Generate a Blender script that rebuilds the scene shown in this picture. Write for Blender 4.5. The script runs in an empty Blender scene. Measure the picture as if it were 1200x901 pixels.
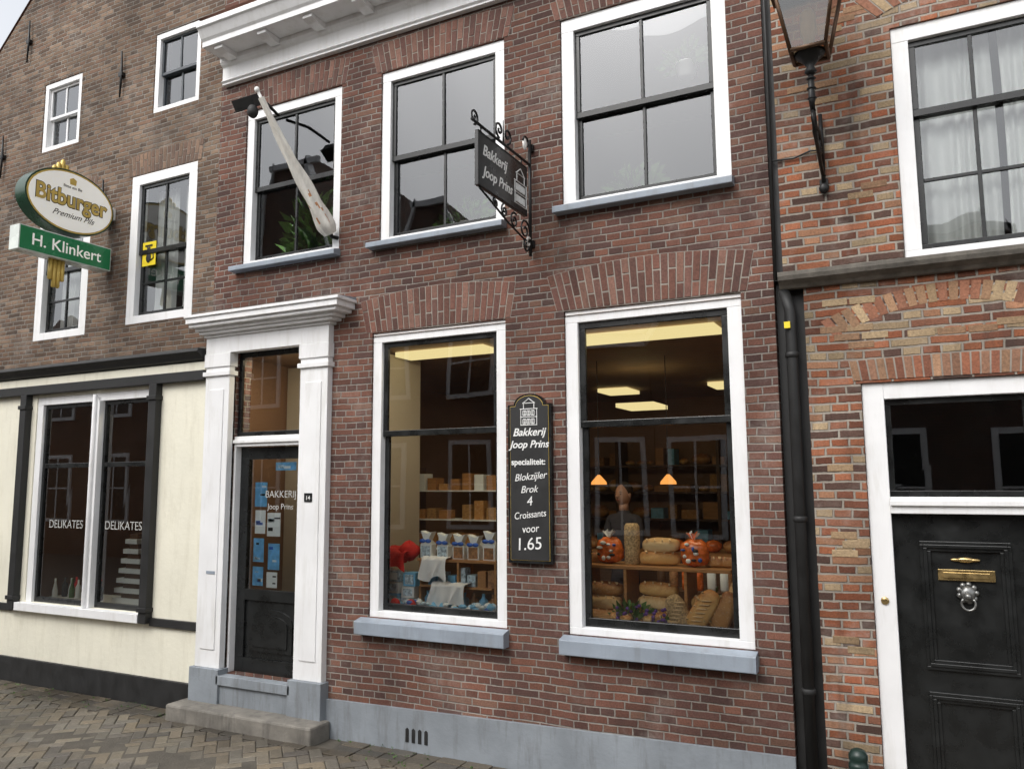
import bpy, bmesh, math, random
from mathutils import Vector, Matrix
random.seed(7)
SC=bpy.context.scene; COL=SC.collection
SC.view_settings.view_transform='Standard'; SC.view_settings.look='None'; SC.view_settings.exposure=0
R=math.radians
# ---------------------------------------------------------------- nodes
def nd(nt,t,ins=None,**props):
    n=nt.nodes.new(t)
    for k,v in props.items(): setattr(n,k,v)
    for k,v in (ins or {}).items():
        if isinstance(v,bpy.types.NodeSocket): nt.links.new(v,n.inputs[k])
        else: n.inputs[k].default_value=v
    return n
def mth(nt,op,a,b=None,c=None):
    i={0:a}
    if b is not None:i[1]=b
    if c is not None:i[2]=c
    return nd(nt,'ShaderNodeMath',i,operation=op).outputs[0]
def mixc(nt,f,a,b,blend='MIX'):
    n=nt.nodes.new('ShaderNodeMix'); n.data_type='RGBA'; n.blend_type=blend
    for k,v in ((0,f),(6,a),(7,b)):
        if isinstance(v,bpy.types.NodeSocket): nt.links.new(v,n.inputs[k])
        else: n.inputs[k].default_value=v if k==0 else (tuple(v)+(1,))[:4]
    return n.outputs[2]
def ramp(nt,f,stops,interp='LINEAR'):
    n=nd(nt,'ShaderNodeValToRGB',{0:f}); cr=n.color_ramp; cr.interpolation=interp
    while len(cr.elements)<len(stops): cr.elements.new(.5)
    for e,(p,c) in zip(cr.elements,stops):
        e.position=p; e.color=(tuple(c)+(1,))[:4] if not isinstance(c,(int,float)) else (c,c,c,1)
    return n.outputs[0]
def newmat(name):
    m=bpy.data.materials.new(name); m.use_nodes=True; nt=m.node_tree; nt.nodes.clear()
    return m,nt
def out(nt,sh):
    nd(nt,'ShaderNodeOutputMaterial',{0:sh})
def coords(nt,sc=(1,1,1)):
    tc=nd(nt,'ShaderNodeTexCoord'); mp=nd(nt,'ShaderNodeMapping',{0:tc.outputs['Object'],3:sc}); return mp.outputs[0]
def noise(nt,vec,scale,detail=3,rough=.55):
    return nd(nt,'ShaderNodeTexNoise',{'Vector':vec,'Scale':scale,'Detail':min(detail,4),'Roughness':rough}).outputs[0]
def M(name,col,rough=.6,metal=0,var=.2,scale=5,bump=.0,bs=60,stretch=(1,1,1),dirt=None,da=.35,spec=.5,emit=0):
    m,nt=newmat(name); c=coords(nt,stretch)
    n1=noise(nt,c,scale,4)
    dk=tuple(x*(1-var) for x in col); lt=tuple(min(1,x*(1+var*.6)) for x in col)
    colr=ramp(nt,n1,[(.3,dk),(.7,lt)])
    if dirt:
        n2=noise(nt,coords(nt,(5,5,.8)),2.2,4,.7)
        f=ramp(nt,n2,[(.5,0.0),(.78,da)]); colr=mixc(nt,f,colr,dirt)
    p=nd(nt,'ShaderNodeBsdfPrincipled',{'Base Color':colr,'Metallic':metal,'Specular IOR Level':spec})
    rr=ramp(nt,n1,[(.3,max(0,rough-.1)),(.7,min(1,rough+.1))]); nt.links.new(rr,p.inputs['Roughness'])
    if bump>0:
        h=noise(nt,coords(nt),bs,3)
        b=nd(nt,'ShaderNodeBump',{'Strength':.6,'Distance':bump,'Height':h}); nt.links.new(b.outputs[0],p.inputs['Normal'])
    if emit>0:
        p.inputs['Emission Color'].default_value=tuple(col)+(1,); p.inputs['Emission Strength'].default_value=emit
    out(nt,p.outputs[0]); return m
def brickmat(name,cols,mortar,W=.205,H=.0515,J=.009,wob=.010,stain=.35,efflo=.25,mvar=.3,seed=0.,vbr=.4,soot=.8):
    m,nt=newmat(name); tc=nd(nt,'ShaderNodeTexCoord').outputs['Object']
    s=nd(nt,'ShaderNodeSeparateXYZ',{0:tc}); 
    wn=noise(nt,tc,1.3,1); fn=noise(nt,tc,38,2); mn=noise(nt,tc,9,1)
    u=mth(nt,'ADD',mth(nt,'ADD',s.outputs[0],s.outputs[1]),seed+100)
    u=mth(nt,'ADD',u,mth(nt,'MULTIPLY',mth(nt,'SUBTRACT',mn,.5),.012))
    v=mth(nt,'ADD',mth(nt,'ADD',s.outputs[2],50),mth(nt,'MULTIPLY',mth(nt,'SUBTRACT',wn,.5),wob*3))
    v=mth(nt,'ADD',v,mth(nt,'MULTIPLY',mth(nt,'SUBTRACT',mn,.5),.008))
    vh=mth(nt,'DIVIDE',v,H); row=mth(nt,'FLOOR',vh); fv=mth(nt,'FRACT',vh)
    par=mth(nt,'FLOORED_MODULO',row,2.)
    rj=nd(nt,'ShaderNodeTexWhiteNoise',{'W':row},noise_dimensions='1D').outputs[0]
    w=mth(nt,'SUBTRACT',W,mth(nt,'MULTIPLY',par,W*.5))
    uo=mth(nt,'ADD',u,mth(nt,'ADD',mth(nt,'MULTIPLY',par,W*.25),mth(nt,'MULTIPLY',rj,W*.14)))
    uo=mth(nt,'ADD',uo,mth(nt,'MULTIPLY',mth(nt,'FLOORED_MODULO',mth(nt,'FLOOR',mth(nt,'DIVIDE',row,2.)),2.),W*.5))
    uw=mth(nt,'DIVIDE',uo,w); colm=mth(nt,'FLOOR',uw); fu=mth(nt,'FRACT',uw)
    du=mth(nt,'MULTIPLY',mth(nt,'MINIMUM',fu,mth(nt,'SUBTRACT',1.,fu)),w)
    dv=mth(nt,'MULTIPLY',mth(nt,'MINIMUM',fv,mth(nt,'SUBTRACT',1.,fv)),H)
    cv=nd(nt,'ShaderNodeCombineXYZ',{0:colm,1:row,2:par}).outputs[0]
    wnz=nd(nt,'ShaderNodeTexWhiteNoise',{'Vector':cv},noise_dimensions='3D')
    h1=wnz.outputs[0]; sp=nd(nt,'ShaderNodeSeparateColor',{0:wnz.outputs[1]})
    d=mth(nt,'ADD',mth(nt,'MINIMUM',du,dv),mth(nt,'MULTIPLY',mth(nt,'SUBTRACT',fn,.5),.008))
    mask=nd(nt,'ShaderNodeMapRange',{0:d,1:J/2-.0014,2:J/2+.0024},interpolation_type='SMOOTHSTEP').outputs[0]
    n=len(cols); bc=ramp(nt,h1,[(i/n,c) for i,c in enumerate(cols)],'CONSTANT')
    br=mth(nt,'ADD',1-vbr*.55,mth(nt,'MULTIPLY',sp.outputs[1],vbr))
    bc=mixc(nt,1.,bc,nd(nt,'ShaderNodeCombineColor',{0:br,1:br,2:br}).outputs[0],'MULTIPLY')
    hf=noise(nt,tc,85,3,.75)
    sn=ramp(nt,hf,[(.3,.6),(.7,1.3)]); bc=mixc(nt,.8,bc,sn,'MULTIPLY')
    st0=noise(nt,tc,.9,4,.65)
    mo=ramp(nt,noise(nt,tc,3,3,.7),[(.3,tuple(x*(1-mvar) for x in mortar)),(.7,mortar)])
    c=mixc(nt,mask,mo,bc)
    c=mixc(nt,1.,c,ramp(nt,st0,[(.35,1-stain),(.65,1.1)]),'MULTIPLY')
    ve=noise(nt,coords(nt,(3.5,3.5,.6)),1.6,4,.7)
    c=mixc(nt,ramp(nt,ve,[(.52,0.),(.74,stain*soot)]),c,(.04,.034,.03))
    ef=mth(nt,'MULTIPLY',ramp(nt,noise(nt,tc,1.7,4,.75),[(.52,0.),(.72,efflo)]),ramp(nt,fn,[(.35,.25),(.65,1.)]))
    c=mixc(nt,ef,c,(.40,.36,.32))
    p=nd(nt,'ShaderNodeBsdfPrincipled',{'Base Color':c,'Roughness':.86,'Specular IOR Level':.22})
    hh=mth(nt,'ADD',mth(nt,'MULTIPLY',mask,mth(nt,'ADD',.8,mth(nt,'MULTIPLY',sp.outputs[2],.35))),mth(nt,'MULTIPLY',hf,.35))
    b=nd(nt,'ShaderNodeBump',{'Strength':1.,'Distance':.007,'Height':hh}); nt.links.new(b.outputs[0],p.inputs['Normal'])
    out(nt,p.outputs[0]); return m
def attrmat(name,rough=.85,bump=.004,bs=70,dark=.35,spec=.3):
    m,nt=newmat(name); tc=coords(nt)
    a=nd(nt,'ShaderNodeAttribute',attribute_name='Col').outputs[0]; hf=noise(nt,tc,bs,4,.7)
    c=mixc(nt,.85,a,ramp(nt,hf,[(.3,.6),(.7,1.25)]),'MULTIPLY')
    n2=noise(nt,tc,1.1,4,.65)
    c=mixc(nt,1.,c,ramp(nt,n2,[(.35,1-dark),(.65,1.05)]),'MULTIPLY')
    p=nd(nt,'ShaderNodeBsdfPrincipled',{'Base Color':c,'Specular IOR Level':spec})
    nt.links.new(ramp(nt,n2,[(.35,max(.1,rough-.2)),(.6,rough)]),p.inputs['Roughness'])
    b=nd(nt,'ShaderNodeBump',{'Strength':.7,'Distance':bump,'Height':hf}); nt.links.new(b.outputs[0],p.inputs['Normal'])
    out(nt,p.outputs[0]); return m
def breadmat(name,top,side,sc=20):
    m,nt=newmat(name); g=nd(nt,'ShaderNodeNewGeometry'); s=nd(nt,'ShaderNodeSeparateXYZ',{0:g.outputs['Normal']}); tc=coords(nt)
    n=noise(nt,tc,sc,4,.7); k=mth(nt,'ADD',s.outputs[2],mth(nt,'MULTIPLY',mth(nt,'SUBTRACT',n,.5),1.6))
    c=ramp(nt,k,[(.0,side),(.55,top)]); fl=ramp(nt,noise(nt,tc,sc*2.5,3,.7),[(.55,0.),(.72,.45)]); c=mixc(nt,fl,c,(.72,.58,.4))
    p=nd(nt,'ShaderNodeBsdfPrincipled',{'Base Color':c,'Roughness':.6})
    b=nd(nt,'ShaderNodeBump',{'Strength':.8,'Distance':.006,'Height':n}); nt.links.new(b.outputs[0],p.inputs['Normal']); out(nt,p.outputs[0]); return m
def glassmat(name,boost=1.6,add=.03,rough=.0,tint=(.93,.96,.94)):
    m,nt=newmat(name)
    f=nd(nt,'ShaderNodeFresnel',{'IOR':1.5}).outputs[0]
    f=mth(nt,'MINIMUM',mth(nt,'ADD',mth(nt,'MULTIPLY',f,boost),add),1.)
    g=nd(nt,'ShaderNodeBsdfGlossy',{'Color':(.95,.97,1,1),'Roughness':rough})
    t=nd(nt,'ShaderNodeBsdfTransparent',{0:tuple(tint)+(1,)})
    out(nt,nd(nt,'ShaderNodeMixShader',{0:f,1:t.outputs[0],2:g.outputs[0]}).outputs[0]); return m
def emat(name,col,st):
    m,nt=newmat(name); out(nt,nd(nt,'ShaderNodeEmission',{0:tuple(col)+(1,),1:st}).outputs[0]); return m

B_MAIN=brickmat('brick_bakery',[(.148,.070,.052),(.172,.080,.058),(.122,.062,.050),(.200,.092,.064),(.140,.072,.058),(.160,.074,.054),(.100,.056,.048),(.18,.098,.07)],(.32,.285,.25),H=.0515,J=.0085,stain=.36,efflo=.42,vbr=.36)
B_LEFT=brickmat('brick_cafe',[(.17,.11,.075),(.21,.14,.095),(.14,.09,.063),(.19,.115,.078),(.24,.165,.115),(.12,.083,.062)],(.29,.265,.23),H=.047,J=.009,stain=.4,seed=3.3,efflo=.35)
B_RIGHT=brickmat('brick_old_house',[(.30,.105,.055),(.36,.14,.075),(.20,.08,.05),(.37,.19,.11),(.27,.12,.075),(.12,.07,.055),(.33,.12,.06),(.42,.31,.19)],(.43,.38,.32),W=.205,H=.0525,J=.012,wob=.016,stain=.5,efflo=.55,seed=7.1,vbr=.55,soot=1.1)
B_OPP=brickmat('brick_opposite',[(.16,.09,.06),(.2,.1,.07),(.13,.08,.06)],(.3,.27,.24),seed=1.2)
VOUS=attrmat('voussoir_brick'); PAV=attrmat('paver_brick',rough=.5,bump=.005,bs=50,dark=.5,spec=.6)
MORT=M('arch_mortar',(.31,.28,.24),.9,var=.3,bump=.002)
WHITE=M('white_paint',(.82,.82,.82),.42,var=.05,scale=3,bump=.0012,bs=25,dirt=(.5,.48,.42),da=.4)
CREAM=M('cream_plaster',(.80,.77,.64),.75,var=.06,scale=2,bump=.004,bs=22,dirt=(.5,.46,.34),da=.4)
BLACK=M('black_paint',(.012,.013,.013),.3,var=.4,scale=8,bump=.0006,bs=20)
BLACKM=M('black_matt',(.016,.016,.016),.6,var=.4,scale=8,bump=.001)
GREY=M('grey_plinth_paint',(.24,.265,.29),.7,var=.2,scale=3,bump=.004,bs=35,dirt=(.10,.095,.09),da=.7)
SILL=M('blue_grey_sill',(.27,.31,.36),.5,var=.15,scale=4,bump=.0015,dirt=(.15,.15,.14),da=.5)
STONE=M('step_stone',(.20,.185,.16),.8,var=.35,scale=6,bump=.006,bs=40,dirt=(.06,.055,.05),da=.8)
BAND=M('weathered_band',(.15,.135,.115),.85,var=.45,scale=9,bump=.005,dirt=(.05,.05,.04),da=.7)
IRON=M('wrought_iron',(.012,.012,.012),.45,metal=.3,var=.3,bump=.001)
COPPER=M('lantern_bronze',(.10,.055,.03),.45,metal=.5,var=.5,scale=14,bump=.001)
GOLD=M('gold_paint',(.66,.47,.12),.4,metal=.3,var=.2)
BRASS=M('brass',(.55,.40,.18),.3,metal=.9,var=.25,scale=20)
WOOD=M('pine_wood',(.42,.2,.07),.5,var=.3,scale=6,stretch=(1,8,8))
DWOOD=M('dark_wood',(.11,.055,.03),.5,var=.3,scale=5)
ROOMW=M('room_wall',(.30,.17,.10),.8,var=.2,scale=1)
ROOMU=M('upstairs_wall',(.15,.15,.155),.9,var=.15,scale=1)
BEIGE=M('beige_partition',(.50,.44,.36),.8,var=.1,scale=1)
FLOOR=M('shop_floor',(.12,.08,.06),.5,var=.3)
SAND=M('joint_sand',(.085,.075,.06),.95,var=.35,scale=8,bump=.006)
ROOF=M('roof_tiles',(.16,.07,.045),.8,var=.3,bump=.01)
LEAF=M('leaf_green',(.08,.18,.035),.5,var=.5,scale=12)
PURP=M('purple_flower',(.13,.05,.3),.6,var=.3)
CURT=M('net_curtain',(.80,.80,.79),.9,var=.05)
CHALK=M('chalk_white',(.82,.82,.8),.9,var=.15,scale=40)
LETG=M('window_letter_grey',(.42,.42,.40),.8,var=.2,scale=30)
GREEN=M('green_enamel',(.015,.16,.06),.25,var=.1,emit=.15)  # slight emission added to the enamel colour
BGREEN=M('bollard_green',(.01,.028,.022),.4,var=.3)
WENAM=M('white_enamel',(.83,.82,.78),.25,var=.04)
WGLOW=M('sign_face_added_glow',(.85,.83,.77),.3,var=.03,emit=.25)  # emission added so the sign face reads bright white
CRUMB=M('bread_score',(.72,.52,.30),.8,var=.2,scale=40)
TAN=breadmat('bread_tan',(.48,.21,.06),(.68,.40,.14)); DBREAD=breadmat('bread_dark',(.28,.10,.03),(.48,.24,.08)); WBREAD=breadmat('bread_floury',(.60,.36,.15),(.72,.52,.28),30)
SEED=M('seeded_bread',(.48,.33,.17),.8,var=.7,scale=80,bump=.006,bs=80)
WICK=M('wicker',(.4,.22,.08),.7,var=.4,scale=40,bump=.006,bs=60)
RED=M('red_cloth',(.62,.02,.015),.8,var=.25)
ORBAG=M('orange_bag',(.75,.16,.03),.25,var=.6,scale=18)
CLOTH=M('white_cloth',(.8,.8,.82),.85,var=.06,bump=.004,bs=9)
LBLUE=M('light_blue',(.2,.5,.78),.5,var=.25,scale=20)
BLUE=M('blue_ribbon',(.03,.12,.5),.4,var=.2)
PAPER=M('paper',(.78,.8,.8),.7,var=.06)
YEL=M('poster_yellow',(.8,.62,.02),.5,var=.1)
COOK=M('cookies_brown',(.36,.18,.08),.7,var=.5,scale=40)
DELFT=M('delft_print',(.5,.62,.78),.4,var=.7,scale=45)
G_SHOP=glassmat('shop_glass',1.6,.035); G_UP=glassmat('upper_glass',1.5,.045); G_LAMP=glassmat('lamp_glass',1.2,.04,.05,(.62,.5,.36))
PANEL=emat('ceiling_panel_light',(1.,.80,.38),1.0); PEND=emat('pendant_glow',(1.,.38,.09),1.3)
# ---------------------------------------------------------------- mesh builder
def empty(name,loc=(0,0,0)):
    e=bpy.data.objects.new(name,None); COL.objects.link(e); e.location=loc; return e
class MB:
    def __init__(s): s.v=[];s.f=[];s.m=[];s.sm=[];s.c=[];s.mats=[]
    def mi(s,m):
        if m not in s.mats: s.mats.append(m)
        return s.mats.index(m)
    def add(s,vs,fs,m,sm=False,col=(1,1,1)):
        o=len(s.v); s.v+=[tuple(p) for p in vs]; k=s.mi(m)
        for f in fs: s.f.append([i+o for i in f]); s.m.append(k); s.sm.append(sm); s.c.append(col)
    def box(s,x0,x1,y0,y1,z0,z1,m,T=None,col=(1,1,1)):
        vs=[Vector((x,y,z)) for z in(z0,z1) for y in(y0,y1) for x in(x0,x1)]
        if T: vs=[T@p for p in vs]
        s.add(vs,[(0,2,3,1),(4,5,7,6),(0,1,5,4),(2,6,7,3),(0,4,6,2),(1,3,7,5)],m,False,col)
    def prism(s,pts,a,b,m,ax='y',sm=False,col=(1,1,1)):
        def P(p,t): return {'y':(p[0],t,p[1]),'x':(t,p[0],p[1]),'z':(p[0],p[1],t)}[ax]
        n=len(pts); vs=[P(p,a) for p in pts]+[P(p,b) for p in pts]
        fs=[list(range(n))[::-1],list(range(n,2*n))]; s.add(vs,fs,m,False,col)
        s.add(vs,[(i,(i+1)%n,n+(i+1)%n,n+i) for i in range(n)],m,sm,col)
    def quad(s,a,b,c,d,m,col=(1,1,1)): s.add([a,b,c,d],[(0,1,2,3)],m,False,col)
    def lathe(s,c,prof,m,n=20,sm=True,T=None,sq=None):
        vs=[];fs=[]
        for r,z in prof:
            for i in range(n):
                a=2*math.pi*(i+(.5 if n<8 else 0))/n; p=Vector((r*math.cos(a),r*math.sin(a),z))
                if T: p=T@p
                vs.append(p+Vector(c))
        k=len(prof)
        for j in range(k-1):
            for i in range(n): fs.append((j*n+i,j*n+(i+1)%n,(j+1)*n+(i+1)%n,(j+1)*n+i))
        fs.append(list(range(n))[::-1]); fs.append([(k-1)*n+i for i in range(n)])
        s.add(vs,fs,m,sm)
    def tube(s,pts,r,m,n=8,sm=True):
        pts=[Vector(p) for p in pts]; rs=r if isinstance(r,(list,tuple)) else [r]*len(pts); vs=[];fs=[]
        up=Vector((0.013,.021,1)).normalized()
        for i,p in enumerate(pts):
            t=(pts[min(i+1,len(pts)-1)]-pts[max(i-1,0)]).normalized()
            if abs(t.dot(up))>.97: a=t.cross(Vector((1,0,0))).normalized()
            else: a=t.cross(up).normalized()
            if i>0 and a.dot(pa)<0: a=-a
            pa=a; b=t.cross(a)
            for k in range(n):
                q=2*math.pi*k/n; vs.append(p+rs[i]*(a*math.cos(q)+b*math.sin(q)))
        for j in range(len(pts)-1):
            for i in range(n): fs.append((j*n+i,j*n+(i+1)%n,(j+1)*n+(i+1)%n,(j+1)*n+i))
        fs.append(list(range(n))[::-1]); fs.append([(len(pts)-1)*n+i for i in range(n)])
        s.add(vs,fs,m,sm)
    def blob(s,c,r,m,T=None,nu=14,nv=8,jit=.04,pw=1.):
        vs=[];fs=[]; ph=random.random()*9
        for j in range(nv+1):
            t=math.pi*j/nv
            for i in range(nu):
                a=2*math.pi*i/nu; k=1+jit*math.sin(3*a+ph+2*t)*math.sin(2*t+ph)
                f=lambda q:math.copysign(abs(q)**pw,q)
                p=Vector((r[0]*f(math.cos(a))*f(math.sin(t))*k,r[1]*f(math.sin(a))*f(math.sin(t))*k,r[2]*f(math.cos(t))*k))
                if T: p=T@p
                vs.append(p+Vector(c))
        for j in range(nv):
            for i in range(nu): fs.append((j*nu+i,j*nu+(i+1)%nu,(j+1)*nu+(i+1)%nu,(j+1)*nu+i))
        s.add(vs,fs,m,True)
    def build(s,name,parent=None,bevel=0,fixn=True,loc=None):
        me=bpy.data.meshes.new(name); me.from_pydata(s.v,[],s.f); 
        for m in s.mats: me.materials.append(m)
        me.polygons.foreach_set('material_index',s.m); me.polygons.foreach_set('use_smooth',s.sm)
        if any(c!=(1,1,1) for c in s.c):
            at=me.color_attributes.new('Col','FLOAT_COLOR','CORNER'); dat=[]
            for p in me.polygons: dat+=(list(s.c[p.index])+[1.])*p.loop_total
            at.data.foreach_set('color',dat)
        if fixn:
            bm=bmesh.new(); bm.from_mesh(me); bmesh.ops.recalc_face_normals(bm,faces=bm.faces); bm.to_mesh(me); bm.free()
        o=bpy.data.objects.new(name,me); COL.objects.link(o)
        if parent: o.parent=parent
        if bevel:
            b=o.modifiers.new('bevel','BEVEL'); b.width=bevel; b.segments=2; b.limit_method='ANGLE'; b.angle_limit=R(40); b.harden_normals=False
        return o
def text(body,loc,size,mat,parent,face='y',shear=0,ext=.0012,align='CENTER',bold=0,name='lettering',sx=1,line=1.,rot=0):
    t=bpy.data.curves.new(name,'FONT'); t.body=body; t.size=size; t.shear=shear; t.extrude=ext; t.align_x=align; t.offset=bold; t.space_line=line
    t.materials.append(mat); o=bpy.data.objects.new(name,t); COL.objects.link(o); o.location=loc
    o.rotation_euler=(R(90),R(0),0) if face=='y' else (R(90),0,R(90))
    if rot: o.rotation_euler.rotate_axis('Z',R(rot))
    o.scale=(sx,1,1); o.parent=parent; return o
def vary(c,a,b):
    k=random.uniform(a,b); return tuple(x*k for x in c)
def wall(mb,x0,x1,z0,z1,ops,m,y=0,depth=.2,rm=None):
    xs=sorted({x0,x1}|{v for o in ops for v in o[:2]}); zs=sorted({z0,z1}|{v for o in ops for v in o[2:4]})
    for i in range(len(xs)-1):
        for j in range(len(zs)-1):
            cx=(xs[i]+xs[i+1])/2; cz=(zs[j]+zs[j+1])/2
            if any(o[0]<cx<o[1] and o[2]<cz<o[3] for o in ops): continue
            mb.quad((xs[i],y,zs[j]),(xs[i+1],y,zs[j]),(xs[i+1],y,zs[j+1]),(xs[i],y,zs[j+1]),m)
    for a,b,c,d in [o[:4] for o in ops]:
        r=rm or m; Y=y+depth
        mb.quad((a,y,c),(a,Y,c),(a,Y,d),(a,y,d),r); mb.quad((b,y,c),(b,y,d),(b,Y,d),(b,Y,c),r)
        mb.quad((a,y,c),(b,y,c),(b,Y,c),(a,Y,c),r); mb.quad((a,y,d),(a,Y,d),(b,Y,d),(b,y,d),r)
def window(par,name,x0,x1,z0,z1,fw=.085,ft=.09,fb=.05,rail=None,cols=1,lowrows=1,uprows=1,y=.015,sw=.035,frame=WHITE,sash=BLACK,glass=None,railh=.045,bar=.022,toprecess=.02):
    g=glass or G_UP; mb=MB(); e=.002
    mb.box(x0+e,x1-e,y,y+.11,z1-ft,z1-e,frame); mb.box(x0+e,x1-e,y,y+.11,z0+e,z0+fb,frame)
    mb.box(x0+e,x0+fw,y+.001,y+.109,z0+fb,z1-ft,frame); mb.box(x1-fw,x1-e,y+.001,y+.109,z0+fb,z1-ft,frame)
    a,b,c,d=x0+fw,x1-fw,z0+fb,z1-ft; gl=MB()
    rail=rail or (c+d)/2
    for (c0,c1,yy,rows) in ((c,rail+railh/2,y+.06,lowrows),(rail-railh/2,d,y+.03,uprows)):
        lw=sw
        bt=sw*1.3 if c0==c else railh; tp=railh if c0==c else sw
        mb.box(a,b,yy,yy+.03,c0,c0+bt,sash); mb.box(a,b,yy,yy+.03,c1-tp,c1,sash)
        mb.box(a,a+lw,yy+.001,yy+.029,c0+bt,c1-tp,sash); mb.box(b-lw,b,yy+.001,yy+.029,c0+bt,c1-tp,sash)
        ia,ib,ic,idd=a+lw,b-lw,c0+bt,c1-tp
        for k in range(1,cols):
            xx=ia+(ib-ia)*k/cols; mb.box(xx-bar/2,xx+bar/2,yy+.004,yy+.026,ic,idd,sash)
        for k in range(1,rows):
            zz=ic+(idd-ic)*k/rows; mb.box(ia,ib,yy+.006,yy+.024,zz-bar/2,zz+bar/2,sash)
        for k in range(cols):
            for q in range(rows):
                xa=ia+(ib-ia)*k/cols; xb=ia+(ib-ia)*(k+1)/cols; za=ic+(idd-ic)*q/rows; zb=ic+(idd-ic)*(q+1)/rows
                t1=random.uniform(-.003,.003); t2=random.uniform(-.002,.002); Y=yy+.015; ph=random.random()*6; N=8
                # old float glass: a very slightly bowed pane
                vs=[(xa+(xb-xa)*i/N, Y+t1*(2*i/N-1)+t2*(2*j/N-1)+.0005*math.sin(ph+5*i/N+3*j/N), za+(zb-za)*j/N) for j in range(N+1) for i in range(N+1)]
                gl.add(vs,[(j*(N+1)+i,j*(N+1)+i+1,(j+1)*(N+1)+i+1,(j+1)*(N+1)+i) for j in range(N) for i in range(N)],g,True)
    mb.build(name,par,bevel=.003); gl.build(name+'_glass',par,fixn=False)
def arch(par,name,xb0,xb1,zb,xt0,xt1,zt,crown,n,cols,y=-.004,bcrown=0.,split=True,mort=MORT,vm=None):
    mb=MB(); j=.0045
    def bp(t): return (xb0+(xb1-xb0)*t, zb+bcrown*4*t*(1-t))
    def tp(t): return (xt0+(xt1-xt0)*t, zt+crown*4*t*(1-t))
    def L(a,b,k): return (a[0]+(b[0]-a[0])*k,a[1]+(b[1]-a[1])*k)
    for i in range(n):
        t0,t1=i/n,(i+1)/n; e=j/(xb1-xb0)
        b0,b1,u0,u1=bp(t0+e),bp(t1-e),tp(t0+e),tp(t1-e)
        s=[(0.01,.985)] if not split else ([(0.01,.31),(.35,.985)] if i%2 else [(0.01,.64),(.68,.985)])
        for k0,k1 in s:
            yy=y+random.uniform(-.002,.001); c=vary(random.choice(cols),.75,1.25)
            mb.prism([L(b0,u0,k0),L(b1,u1,k0),L(b1,u1,k1),L(b0,u0,k1)],yy,.02,vm or VOUS,col=c)
    m2=MB(); N=12; ym=y+.0028
    for i in range(N):
        b0,b1,u0,u1=bp(i/N),bp((i+1)/N),tp(i/N),tp((i+1)/N)
        m2.quad((b0[0],ym,b0[1]),(b1[0],ym,b1[1]),(u1[0],ym,u1[1]),(u0[0],ym,u0[1]),mort)
    mb.build(name,par,bevel=.0015); m2.build(name+'_mortar',par,fixn=False)
def room(par,name,x0,x1,y0,y1,z0,z1,wm,fm,cm):
    mb=MB()
    mb.quad((x0,y1,z0),(x1,y1,z0),(x1,y1,z1),(x0,y1,z1),wm); mb.quad((x0,y0,z0),(x0,y1,z0),(x0,y1,z1),(x0,y0,z1),wm)
    mb.quad((x1,y0,z0),(x1,y1,z0),(x1,y1,z1),(x1,y0,z1),wm); mb.quad((x0,y0,z0),(x1,y0,z0),(x1,y1,z0),(x0,y1,z0),fm)
    mb.quad((x0,y0,z1),(x1,y0,z1),(x1,y1,z1),(x0,y1,z1),cm); return mb.build(name,par,fixn=False)
def foliage(mb,c,r,n,size,m,droop=.3):
    for i in range(n):
        d=Vector((random.gauss(0,1),random.gauss(0,.7),abs(random.gauss(0,.9)))).normalized()
        p=Vector(c)+Vector((d.x*r[0],d.y*r[1],d.z*r[2]))*random.uniform(.3,1)
        dd=(d+Vector((0,0,-droop*random.random()))).normalized(); sd=dd.cross(Vector((random.random(),random.random(),.3))).normalized()
        s=size*random.uniform(.6,1.3); w=s*.28; nn=dd.cross(sd)
        mb.add([p,p+dd*s*.5+sd*w+nn*s*.08,p+dd*s+nn*-s*.15,p+dd*s*.5-sd*w+nn*s*.08],[(0,1,2,3)],m,True)
def drape(mb,x0,x1,y0,z0,z1,m,amp=.02,fr=6,nx=26,nz=14,wav=.5,back=.12):
    vs=[];fs=[]
    for j in range(nz+1):
        t=j/nz
        for i in range(nx+1):
            s=i/nx; x=x0+(x1-x0)*s+amp*wav*math.sin(t*5+s*9)
            if t<.25: y=y0+back*(1-t/.25); z=z1+.01*math.sin(s*20+t*9)
            else: y=y0-amp*(t-.2)*(1+math.sin(s*fr*6.28+t*2)); z=z1-(z1-z0)*(t-.25)/.75*(1+.15*math.sin(s*7))
            vs.append((x,y,z))
    for j in range(nz):
        for i in range(nx): a=j*(nx+1)+i; fs.append((a,a+1,a+nx+2,a+nx+1))
    mb.add(vs,fs,m,True)
def curtain(mb,x0,x1,y0,z0,z1,m,amp=.03,folds=6):
    nx=folds*10; nz=10; vs=[];fs=[]
    for j in range(nz+1):
        t=j/nz
        for i in range(nx+1):
            s=i/nx; vs.append((x0+(x1-x0)*(s+.012*math.sin(t*4+s*12)),y0+amp*(.6+.4*t)*math.sin(s*folds*6.283+1.3*math.sin(s*9)+.5*t),z1-(z1-z0)*t))
    for j in range(nz):
        for i in range(nx): a=j*(nx+1)+i; fs.append((a,a+1,a+nx+2,a+nx+1))
    mb.add(vs,fs,m,True)
def fill_strip(name,par,x,y,z,sx,sy,watts,rx=0):  # area lamp added as unseen fill, no visible fixture
    l=bpy.data.lights.new(name,'AREA'); l.shape='RECTANGLE'; l.size=sx; l.size_y=sy; l.energy=watts; l.color=(1,.84,.58)
    o=bpy.data.objects.new(name,l); COL.objects.link(o); o.location=(x,y,z); o.rotation_euler=(R(rx),0,0); o.parent=par
GZ=.2
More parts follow.
